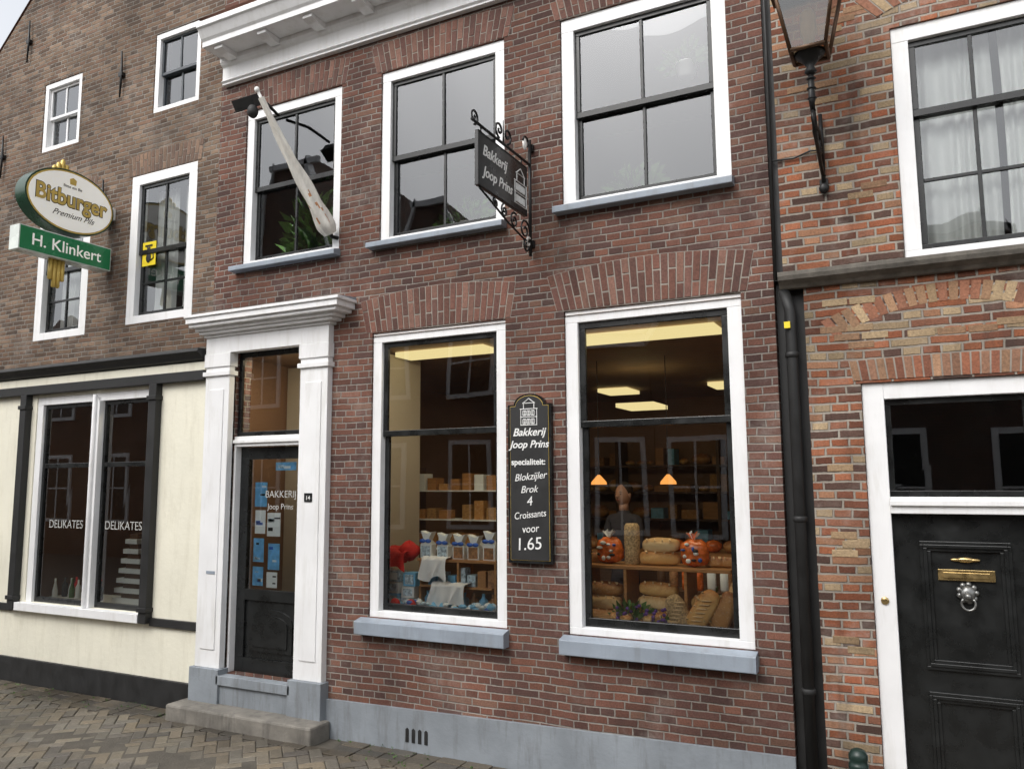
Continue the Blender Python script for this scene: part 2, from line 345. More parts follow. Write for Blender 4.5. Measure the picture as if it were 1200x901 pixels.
# ================================================================ BAKERY
bak=empty('bakery_building')
XL,XR=-5.68,-.76
wins=dict(gwL=(-3.88,-2.67,1.12,3.345),gwR=(-2.20,-.965,1.12,3.35),uR=(-2.20,-.99,4.13,5.56),uM=(-3.825,-2.67,4.10,5.55),uL=(-5.345,-4.24,4.10,5.55))
door=(-5.38,-4.57,.56,3.31)
mb=MB(); wall(mb,XL,XR,GZ,6.9,list(wins.values())+[door],B_MAIN)
mb.quad((XR,0,GZ),(XR,7,GZ),(XR,7,6.9),(XR,0,6.9),B_MAIN); mb.quad((XL,0,GZ),(XL,7,GZ),(XL,7,6.9),(XL,0,6.9),B_MAIN)
mb.build('brick_walls',bak,fixn=False)
mb=MB(); mb.prism([(-.3,6.4),(3.5,8.6),(7.2,6.4)],XL-.02,XR+.02,ROOF,ax='x'); mb.build('roof',bak)
window(bak,'shop_window_left',*wins['gwL'],rail=2.535,glass=G_SHOP,sw=.04,fw=.085,ft=.08,fb=.05)
window(bak,'shop_window_right',*wins['gwR'],rail=2.545,glass=G_SHOP,sw=.045,fw=.095,ft=.085,fb=.05)
window(bak,'upper_window_right',*wins['uR'],rail=4.81,cols=2,fw=.10,ft=.10,fb=.03)
window(bak,'upper_window_middle',*wins['uM'],rail=4.80,cols=2,fw=.085,ft=.085,fb=.03)
window(bak,'upper_window_left',*wins['uL'],rail=4.80,cols=2,fw=.085,ft=.085,fb=.03)
mb=MB()
for (a,b,z0,z1) in ((-3.95,-2.655,1.0,1.118),(-2.235,-.95,1.0,1.118),(-2.245,-.975,4.06,4.128),(-3.9,-2.655,4.035,4.098),(-5.42,-4.225,4.035,4.098)):
    mb.prism([(-.085,z0),(-.085,z1-.02),(.0,z1),(.05,z1),(.05,z0)],a,b,SILL,ax='x')
mb.build('window_sills',bak,bevel=.006)
VC=[(.165,.075,.055),(.195,.09,.065),(.135,.064,.05),(.22,.115,.085),(.16,.08,.062)]
arch(bak,'arch_shop_left',-3.94,-2.625,3.352,-4.0,-2.58,3.615,.06,25,VC)
arch(bak,'arch_shop_right',-2.255,-.925,3.356,-2.33,-.87,3.62,.06,26,VC)
arch(bak,'arch_upper_right',-2.24,-.95,5.565,-2.3,-.9,5.80,.03,25,VC)
arch(bak,'arch_upper_middle',-3.87,-2.63,5.555,-3.93,-2.57,5.79,.035,24,VC)
arch(bak,'arch_upper_left',-5.38,-4.2,5.555,-5.43,-4.15,5.78,.04,23,VC)
mb=MB(); mb.prism([(-4.27,GZ-.05),(XR+.003,GZ-.05),(XR+.003,.535),(-4.27,.475)],-.03,.01,GREY)
mb.build('plinth',bak,bevel=.006)
mb=MB()
for i in range(4): mb.prism([(-3.50+i*.055,.26),(-3.472+i*.055,.26),(-3.472+i*.055,.35),(-3.486+i*.055,.362),(-3.50+i*.055,.35)],-.034,-.028,BLACKM)
mb.build('vent_slots',bak)
mb=MB(); L0,L1=-5.62,XR+.02
prof=[(0,5.85),(-.05,5.85),(-.05,5.865),(-.07,5.88),(-.05,5.9),(-.05,6.02),(-.075,6.035),(-.09,6.06),(-.09,6.10),(-.30,6.10),(-.30,6.15),(-.32,6.17),(-.36,6.24),(-.38,6.25),(-.38,6.30),(0,6.32)]
mb.prism(prof,L0,L1,WHITE,ax='x')
x=L0+.12
while x<L1-.1:
    mb.prism([(-.092,6.045),(-.092,6.098),(-.27,6.098),(-.27,6.07),(-.2,6.05)],x,x+.1,WHITE,ax='x'); x+=.52
mb.build('cornice',bak,bevel=.003)
mb=MB(); yp=-.06
for a,b in ((-5.67,-5.38),(-4.57,-4.28)):
    mb.box(a,b,yp,.02,.60,3.18,WHITE); mb.box(a-.02,b+.02,yp-.02,.02,3.10,3.14,WHITE); mb.box(a-.012,b+.012,yp-.012,.021,3.18,3.30,WHITE)
    mb.box(a-.025,b+.025,yp-.035,.02,GZ-.05,.60,GREY)
    mb.box(a+.06,b-.06,yp-.008,yp+.01,.75,2.98,WHITE)
mb.box(-5.675,-4.275,yp-.005,.02,3.301,3.45,WHITE)
for (d,za,zb) in ((.02,3.45,3.475),(.06,3.475,3.50),(.09,3.50,3.53),(.14,3.53,3.56),(.165,3.56,3.61),(.18,3.61,3.635)):
    mb.box(-5.675-d*.55,-4.275+d*1.3,yp-.005-d,.02,za,zb,WHITE)
mb.prism([(-.24,3.635),(.0,3.66),(.0,3.635)],-5.78,-4.05,SILL,ax='x')
mb.box(-5.378,-4.572,.02,.14,2.47,2.56,WHITE); mb.box(-5.378,-4.572,.0,.03,2.50,2.53,WHITE)
mb.box(-5.378,-5.355,.021,.139,.56,2.47,WHITE); mb.box(-4.595,-4.572,.021,.139,.56,2.47,WHITE)
mb.box(-5.38,-4.57,-.07,.14,GZ,.555,GREY); mb.box(-5.38,-4.57,-.095,-.0701,.48,.556,GREY)
mb.build('door_surround',bak,bevel=.004)
mb=MB(); mb.box(-5.376,-4.574,.05,.08,2.561,2.60,BLACK); mb.box(-5.376,-4.574,.05,.08,3.26,3.308,BLACK); mb.box(-5.376,-5.34,.051,.079,2.60,3.26,BLACK); mb.box(-4.61,-4.574,.051,.079,2.60,3.26,BLACK)
mb.build('transom_frame',bak,bevel=.003)
mb=MB(); mb.quad((-5.34,.065,2.6),(-4.61,.065,2.6),(-4.61,.065,3.26),(-5.34,.065,3.26),G_SHOP); mb.quad((-5.26,.105,1.25),(-4.68,.105,1.25),(-4.68,.105,2.36),(-5.26,.105,2.36),G_SHOP); mb.build('door_glass',bak,fixn=False)
mb=MB(); a,b=-5.354,-4.596
mb.box(a,a+.095,.085,.13,.56,2.465,BLACK); mb.box(b-.08,b,.085,.13,.56,2.465,BLACK); mb.box(a+.095,b-.08,.086,.129,2.36,2.465,BLACK)
mb.box(a+.095,b-.08,.086,.129,1.16,1.25,BLACK); mb.box(a+.095,b-.08,.086,.129,.56,.68,BLACK); mb.box(a+.095,b-.08,.105,.125,.68,1.16,BLACK)
xa,xb=a+.15,b-.13; pts=[(xa,.74),(xb,.74),(xb,.98)]+[((xa+xb)/2+(xb-xa)/2*math.cos(t),.98+.11*math.sin(t)) for t in [math.pi*k/10 for k in range(1,10)]]+[(xa,.98)]
mb.prism(pts,.092,.106,BLACK)
mb.prism([((p[0]-(xa+xb)/2)*.8+(xa+xb)/2,(p[1]-.9)*.75+.9) for p in pts],.083,.093,BLACK)
mb.tube([(b-.04,.075,1.45),(b-.04,.05,1.45),(b-.04,.05,1.35)],.009,BRASS)
mb.build('shop_door',bak,bevel=.003)
mb=MB(); mb.box(-4.485,-4.405,yp-.014,yp-.008,2.0,2.07,BLACK); mb.build('number_plate',bak)
text('14',(-4.445,yp-.0155,2.015),.05,CHALK,bak,name='house_number')
mb=MB(); mb.box(-5.56,-5.46,yp-.012,yp-.008,1.38,1.405,SILL); mb.build('mail_slot',bak)
mb=MB()
for (x0,x1,z0,z1,m) in ((-5.2,-5.06,1.95,2.16,LBLUE),(-5.19,-5.07,1.72,1.92,PAPER),(-5.2,-5.08,1.48,1.68,LBLUE),(-5.05,-4.9,1.7,1.9,PAPER),(-5.03,-4.9,1.42,1.64,LBLUE),(-5.04,-4.92,1.27,1.40,PAPER),(-5.2,-5.08,1.28,1.44,LBLUE),(-4.97,-4.74,2.26,2.33,LBLUE)):
    mb.box(x0,x1,.109,.111,z0,z1,m)
    for k in range(random.randint(2,4)):
        xx=random.uniform(x0+.01,x1-.05); zz=random.uniform(z0+.01,z1-.04); mb.box(xx,min(x1-.005,xx+random.uniform(.03,.08)),.1078,.1086,zz,zz+random.uniform(.01,.03),random.choice([PAPER,BLUE,DELFT,BLACKM]))
mb.build('door_posters',bak)
text('BAKKERIJ',(-4.9,.102,2.03),.085,LETG,bak,name='door_text',ext=.0004); text('Joop Prins',(-4.9,.102,1.93),.07,LETG,bak,name='door_text',ext=.0004)
mb=MB(); mb.box(-5.64,-4.25,.95,.99,.56,3.3,BEIGE); mb.box(-4.25,-4.21,.12,1.2,.56,3.3,BEIGE); mb.box(-5.25,-5.22,.92,.949,.56,3.3,DWOOD); mb.box(-5.64,-4.25,.93,.949,2.45,2.50,DWOOD); mb.build('hall_partition',bak)
# interior
room(bak,'shop_room',XL+.02,XR-.02,.003,6.,.55,3.32,ROOMW,FLOOR,M('shop_ceiling',(.32,.21,.13),.7))
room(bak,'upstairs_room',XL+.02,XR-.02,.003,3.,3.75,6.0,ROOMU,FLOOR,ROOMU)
mb=MB()
for (x0,x1,y0,y1,z) in ((-2.6,-1.3,.7,1.0,3.27),(-4.15,-3.25,.7,.95,3.27),(-2.75,-2.35,2.6,3.1,2.9),(-3.6,-3.2,4.3,4.8,3.27),(-2.2,-1.8,4.3,4.8,3.27)): mb.box(x0,x1,y0,y1,z,z+.042,PANEL)
mb.build('ceiling_lights',bak)
fill_strip('added_display_fill',bak,-1.62,.17,3.295,.95,.05,9,25); fill_strip('added_display_fill',bak,-3.3,.17,3.29,.95,.05,9,25); fill_strip('added_hall_fill',bak,-4.97,.2,3.285,.6,.05,6,15)  # added fill lamps, hidden behind window and door heads, brighten goods and hall
mb=MB()
for (x,y,z) in ((-2.72,2.0,2.12),(-2.05,2.0,2.12)):
    mb.lathe((x,y,z),[(.075,0),(.07,.025),(.035,.065),(.012,.09)],PEND,14); mb.tube([(x,y,z+.09),(x,y,3.3)],.004,BLACKM)
mb.build('pendant_lamps',bak)
mb=MB()
for k in range(5):
    z=.9+k*.36; mb.box(-5.2,-.9,5.5,5.9,z,z+.025,DWOOD)
    x=-5.1
    while x<-1.:
        w=random.uniform(.1,.3); h=random.uniform(.08,.24)
        if random.random()<.5: mb.blob((x+w/2,5.65,z+.03+h*.35),(w*.5,.12,h*.4),random.choice([TAN,DBREAD,DBREAD]),nu=8,nv=5)
        else: mb.box(x,x+w*.8,5.55,5.8,z+.026,z+.026+h,random.choice([PAPER,COOK,WICK,LBLUE,DBREAD,WOOD]))
        x+=w+.03
for x in (-5.2,-3.8,-2.4,-.95): mb.box(x,x+.04,5.49,5.91,.56,2.7,DWOOD)
mb.box(-4.1,-1.2,2.6,3.2,.56,1.42,DWOOD); mb.box(-4.15,-1.15,2.55,3.25,1.42,1.46,WOOD)
for i in range(16): 
    x=-4.0+i*.18; 
    if random.random()<.85: mb.blob((x,2.75,1.52),(.09,.08,.06),random.choice([TAN,DBREAD,PAPER,ORBAG,WBREAD]),nu=8,nv=5)
for k in range(3):
    z=1.5+k*.28; mb.box(-4.6,-3.3,1.6,1.9,z,z+.012,PAPER)
    for i in range(9):
        if random.random()<.85: mb.box(-4.55+i*.135,-4.45+i*.135,1.65,1.8,z+.0125,z+.013+random.uniform(.06,.18),random.choice([COOK,WICK,DBREAD,PAPER,DELFT,WOOD]))
mb.box(-4.62,-4.60,1.59,1.91,.56,2.3,DWOOD); mb.box(-3.3,-3.27,1.59,1.91,.56,2.3,DWOOD)
for i in range(10): mb.lathe((-1.9+i*.1,1.2,1.3),[(.03,0),(.035,.02),(.035,.13),(.014,.17),(.016,.21)],random.choice([COOK,DWOOD,PAPER,ORBAG]),8)
mb.box(-2.4,-.95,1.1,1.35,.56,1.299,DWOOD)
mb.build('shop_shelves',bak)
# shop assistant, dimly seen behind the bread display
HS=M('skin',(.45,.25,.17),.5,var=.1); HAIR=M('dark_hair',(.02,.012,.008),.6,var=.3); APR=M('dark_clothes',(.05,.045,.055),.85,var=.2); SHO=M('shoe_leather',(.015,.012,.01),.4)
man=empty('shop_assistant',(-2.52,2.12,.55)); man.rotation_euler=(0,0,R(-18)); man.scale=(.92,.92,.92)
J=[((0,0,.88),.125),((0,0,1.02),.115),((0,-.01,1.18),.135),((0,0,1.33),.12),((0,.0,1.43),.05),((0,-.005,1.50),.05),
 ((-.17,0,1.36),.062),((-.215,-.03,1.10),.045),((-.14,-.22,1.02),.032),((.17,0,1.36),.062),((.215,-.03,1.10),.045),((.14,-.22,1.02),.032),
 ((-.09,0,.82),.09),((-.10,-.01,.47),.062),((-.10,.02,.09),.042),((.09,0,.82),.09),((.10,-.01,.47),.062),((.10,.02,.09),.042)]
E=[(0,1),(1,2),(2,3),(3,4),(4,5),(3,6),(6,7),(7,8),(3,9),(9,10),(10,11),(0,12),(12,13),(13,14),(0,15),(15,16),(16,17)]
me=bpy.data.meshes.new('body'); me.from_pydata([j[0] for j in J],E,[]); me.materials.append(APR)
bm=bmesh.new(); bm.from_mesh(me); bm.verts.layers.skin.verify(); bm.to_mesh(me); bm.free()
ob=bpy.data.objects.new('body',me); COL.objects.link(ob); ob.parent=man
for i,j in enumerate(J):
    sv=me.skin_vertices[0].data[i]; sv.radius=(j[1],j[1]*(.72 if i<4 else 1)); sv.use_root=(i==0)
ob.modifiers.new('skin','SKIN').use_smooth_shade=True; ob.modifiers.new('sub','SUBSURF').levels=1
mb=MB(); mb.blob((0,-.01,1.60),(.075,.092,.112),HS,jit=0,nu=20,nv=14); mb.tube([(0,0,1.42),(0,-.005,1.53)],[.052,.048],HS,12); mb.blob((0,-.105,1.585),(.013,.018,.02),HS,jit=0)
for s_ in (-1,1):
    mb.blob((s_*.03,-.091,1.61),(.011,.006,.006),HAIR,jit=0,nu=8,nv=5); mb.blob((s_*.03,-.093,1.632),(.018,.005,.004),HAIR,jit=0,nu=8,nv=5); mb.blob((s_*.077,.0,1.595),(.01,.02,.028),HS,jit=0)
    mb.blob((s_*.10,-.05,.045),(.045,.12,.045),SHO,jit=0)
    h=Vector((s_*.14,-.22,1.02)); mb.blob(h+Vector((-s_*.01,-.05,-.01)),(.038,.045,.016),HS,jit=0)
    for q in range(4): f0=h+Vector((s_*(.025-.018*q)-s_*.01,-.085,-.01)); L_=(.045,.055,.06,.048)[q]; mb.tube([f0,f0+Vector((0,-L_*.6,-.004)),f0+Vector((0,-L_,-.02))],[.009,.008,.006],HS,6)
    mb.tube([h+Vector((-s_*.035,-.03,-.01)),h+Vector((-s_*.06,-.06,-.015)),h+Vector((-s_*.055,-.085,-.02))],[.011,.009,.007],HS,6)
mb.blob((0,-.098,1.548),(.022,.006,.005),M('lips',(.35,.09,.08),.5),jit=0,nu=10,nv=5)
mb.blob((0,.02,1.64),(.085,.092,.09),HAIR,jit=.05,nu=18,nv=10); mb.build('head_and_hands',man)
# window display right
d=empty('bread_display',(-.085,0,0))
mb=MB(); mb.box(-2.10,-1.0,.135,.75,1.10,1.15,WOOD)
mb.box(-2.14,-1.08,.32,.62,1.535,1.56,WOOD)
for x in (-2.13,-1.83,-1.4,-1.1): mb.box(x,x+.022,.33,.61,1.151,1.534,WOOD)
mb.build('wooden_rack',d,bevel=.003)
def loaf(mb,c,L,w,h,m,rz=0,rx=0,ry=0,sc=0):
    T=(Matrix.Rotation(R(rz),3,'Z')@Matrix.Rotation(R(ry),3,'Y')@Matrix.Rotation(R(rx),3,'X'))
    mb.blob(c,(L/2,w/2,h/2),m,T,nu=20,nv=12,jit=.035,pw=.66)
    for k in range(sc):
        q=(k-(sc-1)/2)/max(1,sc)*L*.85; T2=T@Matrix.Rotation(R(28),3,'Z')
        mb.blob(Vector(c)+T@Vector((q,-w*.26,h*.40)),(.007,w*.30,.010),CRUMB,T2,nu=8,nv=5)
mb=MB()
for (x,y,z,L,m) in ((-2.0,.36,1.205,.28,TAN),(-2.0,.37,1.30,.27,WBREAD),(-1.98,.38,1.39,.25,DBREAD),(-1.62,.4,1.21,.30,TAN),(-1.61,.4,1.305,.28,WBREAD),(-1.60,.4,1.40,.28,TAN),(-1.6,.45,1.61,.29,TAN),(-1.59,.45,1.70,.27,WBREAD),(-1.27,.42,1.22,.27,DBREAD),(-1.25,.42,1.33,.25,TAN)):
    loaf(mb,(x,y,z),L,.13,.10,m,random.uniform(-9,9),random.uniform(-8,8),random.uniform(-4,4),4)
mb.lathe((-1.79,.42,1.56),[(.05,0),(.057,.01),(.054,.1),(.057,.2),(.055,.27),(.04,.29)],SEED,14)
loaf(mb,(-1.42,.24,1.275),.25,.09,.13,SEED,0,0,68); loaf(mb,(-1.25,.23,1.30),.30,.09,.14,TAN,0,0,-58,5); loaf(mb,(-1.12,.26,1.29),.29,.1,.13,DBREAD,0,0,-66,4); loaf(mb,(-1.05,.33,1.38),.26,.09,.12,WBREAD,0,0,-70,3)
for k in range(7):
    mb.blob((-1.455+.010*k,.192,1.195+.026*k),(.038,.004,.005),CRUMB,nu=8,nv=4); mb.blob((-1.30+.014*k,.178,1.215+.026*k),(.04,.005,.005),CRUMB,nu=8,nv=4)
for i in range(30): 
    loaf(mb,(-2.09+i*.026+random.uniform(-.01,.01),random.uniform(.17,.3),1.18+random.choice([0,.0,.04])),random.uniform(.07,.12),.055,.05,random.choice([TAN,DBREAD,TAN,WBREAD]),random.uniform(0,180),0,random.uniform(-15,15),1)
for i in range(7): loaf(mb,(-1.52+i*.08,.175,1.172),.17,.035,.035,random.choice([WICK,WBREAD]),random.uniform(-25,25))
for i in range(12): loaf(mb,(-2.1+i*.09,.55,1.19+random.uniform(0,.05)),.14,.1,.07,random.choice([TAN,DBREAD]),random.uniform(0,180))
for (x,z) in ((-2.08,1.595),(-1.22,1.595),(-1.14,1.595)): loaf(mb,(x,.48,z),.16,.08,.07,random.choice([DBREAD,TAN]),random.uniform(-30,30),0,0,3)
mb.build('loaves',d)
mb=MB(); mb.lathe((-1.95,.24,1.152),[(.12,0),(.14,.01),(.16,.055),(.165,.06)],WICK,18); mb.build('wicker_basket',d)
mb=MB()
for x in (-1.96,-1.345):
    mb.blob((x,.42,1.655),(.10,.055,.09),ORBAG,pw=.75,jit=.12) 
    for k in range(9):
        a=k*.7; rr_=random.uniform(.02,.075); mb.blob((x+rr_*math.cos(a),.366,1.655+rr_*math.sin(a)),(random.uniform(.01,.026),.012,random.uniform(.008,.018)),random.choice([PAPER,BLACKM,PAPER,BLUE]),nu=8,nv=5)
    for k in range(7):
        a=k*.9; mb.add([(x,.41,1.735),(x+.05*math.cos(a),.40+.02*math.sin(a),1.80+.01*math.sin(k)),(x+.05*math.cos(a+.5),.42,1.79)],[(0,1,2)],random.choice([PAPER,ORBAG,WENAM]))
mb.build('bread_bags',d,fixn=False)
mb=MB(); foliage(mb,(-1.75,.28,1.18),(.16,.1,.12),120,.06,LEAF); foliage(mb,(-1.2,.3,1.18),(.12,.1,.25),70,.05,LEAF); foliage(mb,(-1.5,.25,1.18),(.1,.06,.05),50,.04,LEAF)
for i in range(40): mb.blob((random.uniform(-1.85,-1.5),random.uniform(.18,.28),random.uniform(1.2,1.31)),(.014,.012,.012),PURP,nu=6,nv=4)
mb.build('flowers',d,fixn=False)
# window display left
d=empty('gift_display',(-.17,0,0))
mb=MB(); mb.box(-3.68,-2.60,.135,.75,1.10,1.15,WOOD); mb.box(-3.46,-2.74,.3,.55,1.53,1.55,WOOD)
for x in (-3.45,-3.1,-2.77): mb.box(x,x+.02,.31,.54,1.151,1.529,WOOD)
mb.box(-3.43,-2.79,.31,.54,1.33,1.345,WOOD); mb.build('wooden_rack',d,bevel=.002)
mb=MB()
for i in range(5):
    x=-3.40+i*.145+random.uniform(-.012,.012); k=random.uniform(.97,1.04); k=1+(k-1)*.5
    mb.prism([(x-.05,1.551),(x+.05,1.551),(x+.052,1.66*k),(x+.02,1.69*k),(x+.055,1.76*k),(x+.01,1.745*k),(x-.05,1.765*k),(x-.02,1.69*k),(x-.052,1.66*k)],.34,.41,PAPER)
    mb.box(x-.04,x+.04,.335,.3395,1.56,1.645,random.choice([COOK,DELFT,COOK])); mb.blob((x-.026,.33,1.688*k),(.03,.01,.016),BLUE,nu=8,nv=5); mb.blob((x+.026,.33,1.688*k),(.03,.01,.016),BLUE,nu=8,nv=5)
mb.build('cookie_bags',d,bevel=.004)
mb=MB()
for (x0,z0,z1,m) in ((-3.84,1.151,1.25,PAPER),(-3.84,1.255,1.35,LBLUE),(-3.84,1.355,1.46,PAPER),(-3.71,1.151,1.27,LBLUE),(-3.71,1.275,1.36,PAPER),(-3.71,1.365,1.45,DELFT),(-3.58,1.151,1.24,DELFT),(-3.58,1.245,1.33,PAPER),(-3.56,1.335,1.44,LBLUE)):
    T=Matrix.Translation((x0+.06,.3,0))@Matrix.Rotation(R(random.uniform(-12,12)),4,'Z'); mb.box(-.058,.058,-.05,.05,z0,z1,m,T=T); mb.box(-.04,.04,-.0535,-.0505,z0+.015,z1-.015,DELFT if m is not DELFT else PAPER,T=T)
for i in range(80):
    x=random.uniform(-3.62,-2.66); y=random.uniform(.17,.3); m=random.choice([LBLUE,BLUE,PAPER,LBLUE,DELFT,DELFT,PAPER,PAPER])
    mb.blob((x,y,1.17+random.choice([0,.03,.05])),(random.uniform(.02,.045),.022,random.uniform(.014,.03)),m,nu=8,nv=5,jit=.2)
for i in range(7): x=-3.38+i*.09; mb.box(x,x+.07,.34,.42,1.346,1.346+random.uniform(.07,.15),random.choice([DELFT,COOK,LBLUE,WOOD]))
for i in range(8): mb.lathe((-3.42+i*.085,.40,1.151),[(.03,0),(.035,.02),(.035,.09),(.012,.11),(.014,.14)],random.choice([PAPER,DELFT,COOK,LBLUE]),10)
for x in (-3.6,-3.45): mb.blob((x,.2,1.2),(.045,.03,.045),RED)
mb.build('gift_boxes',d,bevel=.002)
mb=MB(); drape(mb,-3.40,-3.16,.26,1.40,1.562,CLOTH,.02,2); drape(mb,-3.3,-2.98,.24,1.2,1.37,CLOTH,.025,3); drape(mb,-3.84,-3.54,.26,1.46,1.60,RED,.03,2); 
mb.blob((-3.7,.34,1.57),(.13,.09,.07),RED,jit=.25); mb.blob((-3.58,.36,1.60),(.09,.07,.07),RED,jit=.25); mb.build('display_cloths',d,fixn=False)
# upstairs plants
for nm,c,r,n,s in (('window_plant',(-1.75,.3,4.2),(.22,.1,.22),190,.10),('window_plant',(-3.15,.25,4.2),(.22,.1,.18),150,.09),('window_plant',(-4.75,.3,4.2),(.26,.12,.5),210,.19),('window_plant',(-1.35,.35,5.15),(.15,.1,.16),80,.09)):
    mb=MB(); mb.lathe((c[0],c[1],c[2]-.08),[(.06,0),(.08,.1),(.085,.1),(.07,.09)],WENAM,14); foliage(mb,c,r,n,s,LEAF,.6); mb.build(nm,None,fixn=False)
# ================================================================ CAFE BUILDING (left)
caf=empty('cafe_building'); CX0,CX1=-9.66,-5.685
cw=dict(a1=(-8.43,-7.79,5.77,6.56),a2=(-6.65,-6.0,5.83,6.67),c=(-6.89,-5.97,3.70,5.21),d=(-8.35,-7.5,3.66,5.12))
shop=(-8.18,-6.44,.98,3.05)
mb=MB(); wall(mb,CX0,CX1,3.36,6.9,list(cw.values()),B_LEFT,y=.012)
mb.prism([(CX0,6.9),(-7.2,9.1),(-4.6,6.75),(-4.6,6.45),(CX1,6.45),(CX1,6.9)],.013,.3,B_LEFT)
mb.quad((CX0,.012,GZ),(CX0,8,GZ),(CX0,8,6.9),(CX0,.012,6.9),B_LEFT)
wall(mb,CX0,CX1,GZ,3.36,[shop],CREAM,y=.0,depth=.15); mb.build('brick_walls',caf,fixn=False)
mb=MB(); mb.add([(CX0-.06,-.0,6.86),(-7.2,-.0,9.16),(-7.2,8,9.16),(CX0-.06,8,6.86)],[(0,1,2,3)],ROOF); mb.add([(-4.5,.0,6.7),(-7.2,-.0,9.16),(-7.2,8,9.16),(-4.5,8,6.7)],[(0,1,2,3)],ROOF)
mb.build('roof',caf,fixn=False)
SLATE=M('slate_sash',(.06,.07,.08),.4)
window(caf,'attic_window_left',*cw['a1'],cols=2,fw=.06,ft=.06,fb=.05,sash=WHITE,sw=.025,railh=.03,y=.02,uprows=1)
window(caf,'attic_window_right',*cw['a2'],cols=2,fw=.06,ft=.06,fb=.05,sash=SLATE,sw=.02,railh=.03,y=.02)
window(caf,'cafe_window_right',*cw['c'],cols=2,fw=.11,ft=.10,fb=.08,y=.01,rail=4.42,lowrows=2)
window(caf,'cafe_window_left',*cw['d'],cols=2,fw=.11,ft=.10,fb=.08,y=.01,rail=4.4,lowrows=2)
AC=[(.20,.13,.09),(.24,.155,.105),(.16,.1,.072),(.19,.12,.085)]
arch(caf,'arch_right',-6.94,-5.92,5.215,-6.97,-5.89,5.42,.02,19,AC,y=.007); arch(caf,'arch_left',-8.4,-7.45,5.125,-8.43,-7.42,5.33,.02,18,AC,y=.007)
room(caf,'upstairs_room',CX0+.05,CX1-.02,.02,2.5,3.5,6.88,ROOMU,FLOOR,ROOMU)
room(caf,'shop_room',CX0+.05,CX1-.02,.004,4,.5,3.3,ROOMW,FLOOR,ROOMW)
mb=MB()
for (a,b) in ((-6.75,-6.45),(-6.35,-6.08),(-8.22,-7.95),(-7.85,-7.62)): curtain(mb,a,b,.22,3.78,5.1,CURT,.02,4)
mb.build('curtains',caf,fixn=False)
mb=MB(); mb.box(-6.74,-6.55,.052,.0545,4.28,4.52,YEL); mb.blob((-6.65,.048,4.36),(.035,.004,.05),BLACKM); mb.blob((-6.65,.048,4.44),(.025,.004,.025),BLACKM); mb.tube([(-6.62,.049,4.33),(-6.58,.049,4.35),(-6.585,.049,4.40)],.006,BLACKM,6); mb.box(-6.7,-6.6,.046,.0515,4.475,4.49,BLACKM)
for s_ in (-1,1): mb.add([(-6.65+s_*.008,.046,4.46),(-6.65+s_*.024,.046,4.455),(-6.65+s_*.02,.046,4.482)],[(0,1,2)],BLACKM)
mb.build('cat_poster',caf)
mb=MB()
mb.prism([(.012,3.37),(-.13,3.36),(-.14,3.33),(-.10,3.30),(-.08,3.27),(-.05,3.26),(0.012,3.25)],CX0,CX1-.02,BLACKM,ax='x')
mb.box(CX0,CX1-.02,-.045,.01,3.17,3.249,CREAM); mb.box(CX0,CX1-.02,-.06,.01,3.08,3.169,BLACKM)
for a in (-8.36,-6.40):
    mb.box(a,a+.10,-.07,.01,.90,3.079,BLACKM); mb.box(a-.012,a+.112,-.085,.01,2.93,2.97,BLACKM); mb.box(a-.012,a+.112,-.085,.01,1.0,1.04,BLACKM)
mb.box(-6.299,CX1-.02,-.03,.01,.88,.95,BLACKM); mb.box(CX0,-8.361,-.03,.01,.88,.95,BLACKM)
mb.box(CX0,CX1-.02,-.03,.01,GZ-.05,.43,BLACKM)
mb.build('shopfront_trim',caf,bevel=.004)
mb=MB()
mb.box(-8.24,-6.41,-.07,.05,.90,.978,WHITE); a,b=shop[0],shop[1]
mb.box(a,b,.01,.1,2.97,3.048,WHITE); mb.box(a,a+.09,.011,.099,.98,2.97,WHITE); mb.box(b-.045,b,.011,.099,.98,2.97,WHITE); mb.box(-7.27,-7.16,-.02,.099,.98,2.97,WHITE)
mb.lathe((-7.215,-.03,.98),[(.022,0),(.022,2.05)],WHITE,12)
gl=MB()
for (u,v) in ((a+.09,-7.27),(-7.16,b-.045)):
    mb.box(u,u+.035,.04,.08,.98,2.97,BLACK); mb.box(v-.035,v,.04,.08,.98,2.97,BLACK); mb.box(u+.035,v-.035,.041,.079,.98,1.03,BLACK); mb.box(u+.035,v-.035,.041,.079,2.93,2.97,BLACK); mb.box(u+.035,v-.035,.041,.079,2.32,2.365,BLACK)
    gl.quad((u,.06,.98),(v,.06,.98),(v,.061,2.97),(u,.06,2.97),G_SHOP)
    text('DELIKATES',((u+v)/2,.055,1.72),.115,LETG,caf,name='window_lettering',ext=.0004,sx=.95)
mb.build('shop_window',caf,bevel=.003); gl.build('shop_window_glass',caf,fixn=False)
text('10',(-8.9,-.002,1.95),.07,BLUE,caf,name='house_number')
mb=MB()
for k in range(7): w=.24-.026*k; mb.box(-6.95-w,-6.95+w,.25,.5,1.0+k*.095,1.045+k*.095,PAPER); mb.box(-6.95-w*.6,-6.95+w*.6,.28,.45,1.045+k*.095,1.095+k*.095,DWOOD)
for i in range(14): mb.lathe((-8.05+i*.05,.2+random.random()*.2,1.0),[(.025,0),(.028,.01),(.028,random.uniform(.06,.13)),(.01,.15),(.01,.19)],random.choice([DWOOD,LEAF,RED,PAPER,BLACKM,COOK]),10)
mb.box(-8.15,-6.5,.12,.6,.96,.999,PAPER)
for k in range(4): mb.box(-9.3,-6.1,3.4,3.7,1.1+k*.42,1.13+k*.42,DWOOD); [mb.box(-9.2+i*.22,-9.2+i*.22+.13,3.42,3.6,1.131+k*.42,1.14+k*.42+random.uniform(.1,.28),random.choice([COOK,WICK,PAPER,DWOOD,LEAF,WOOD])) for i in range(14)]
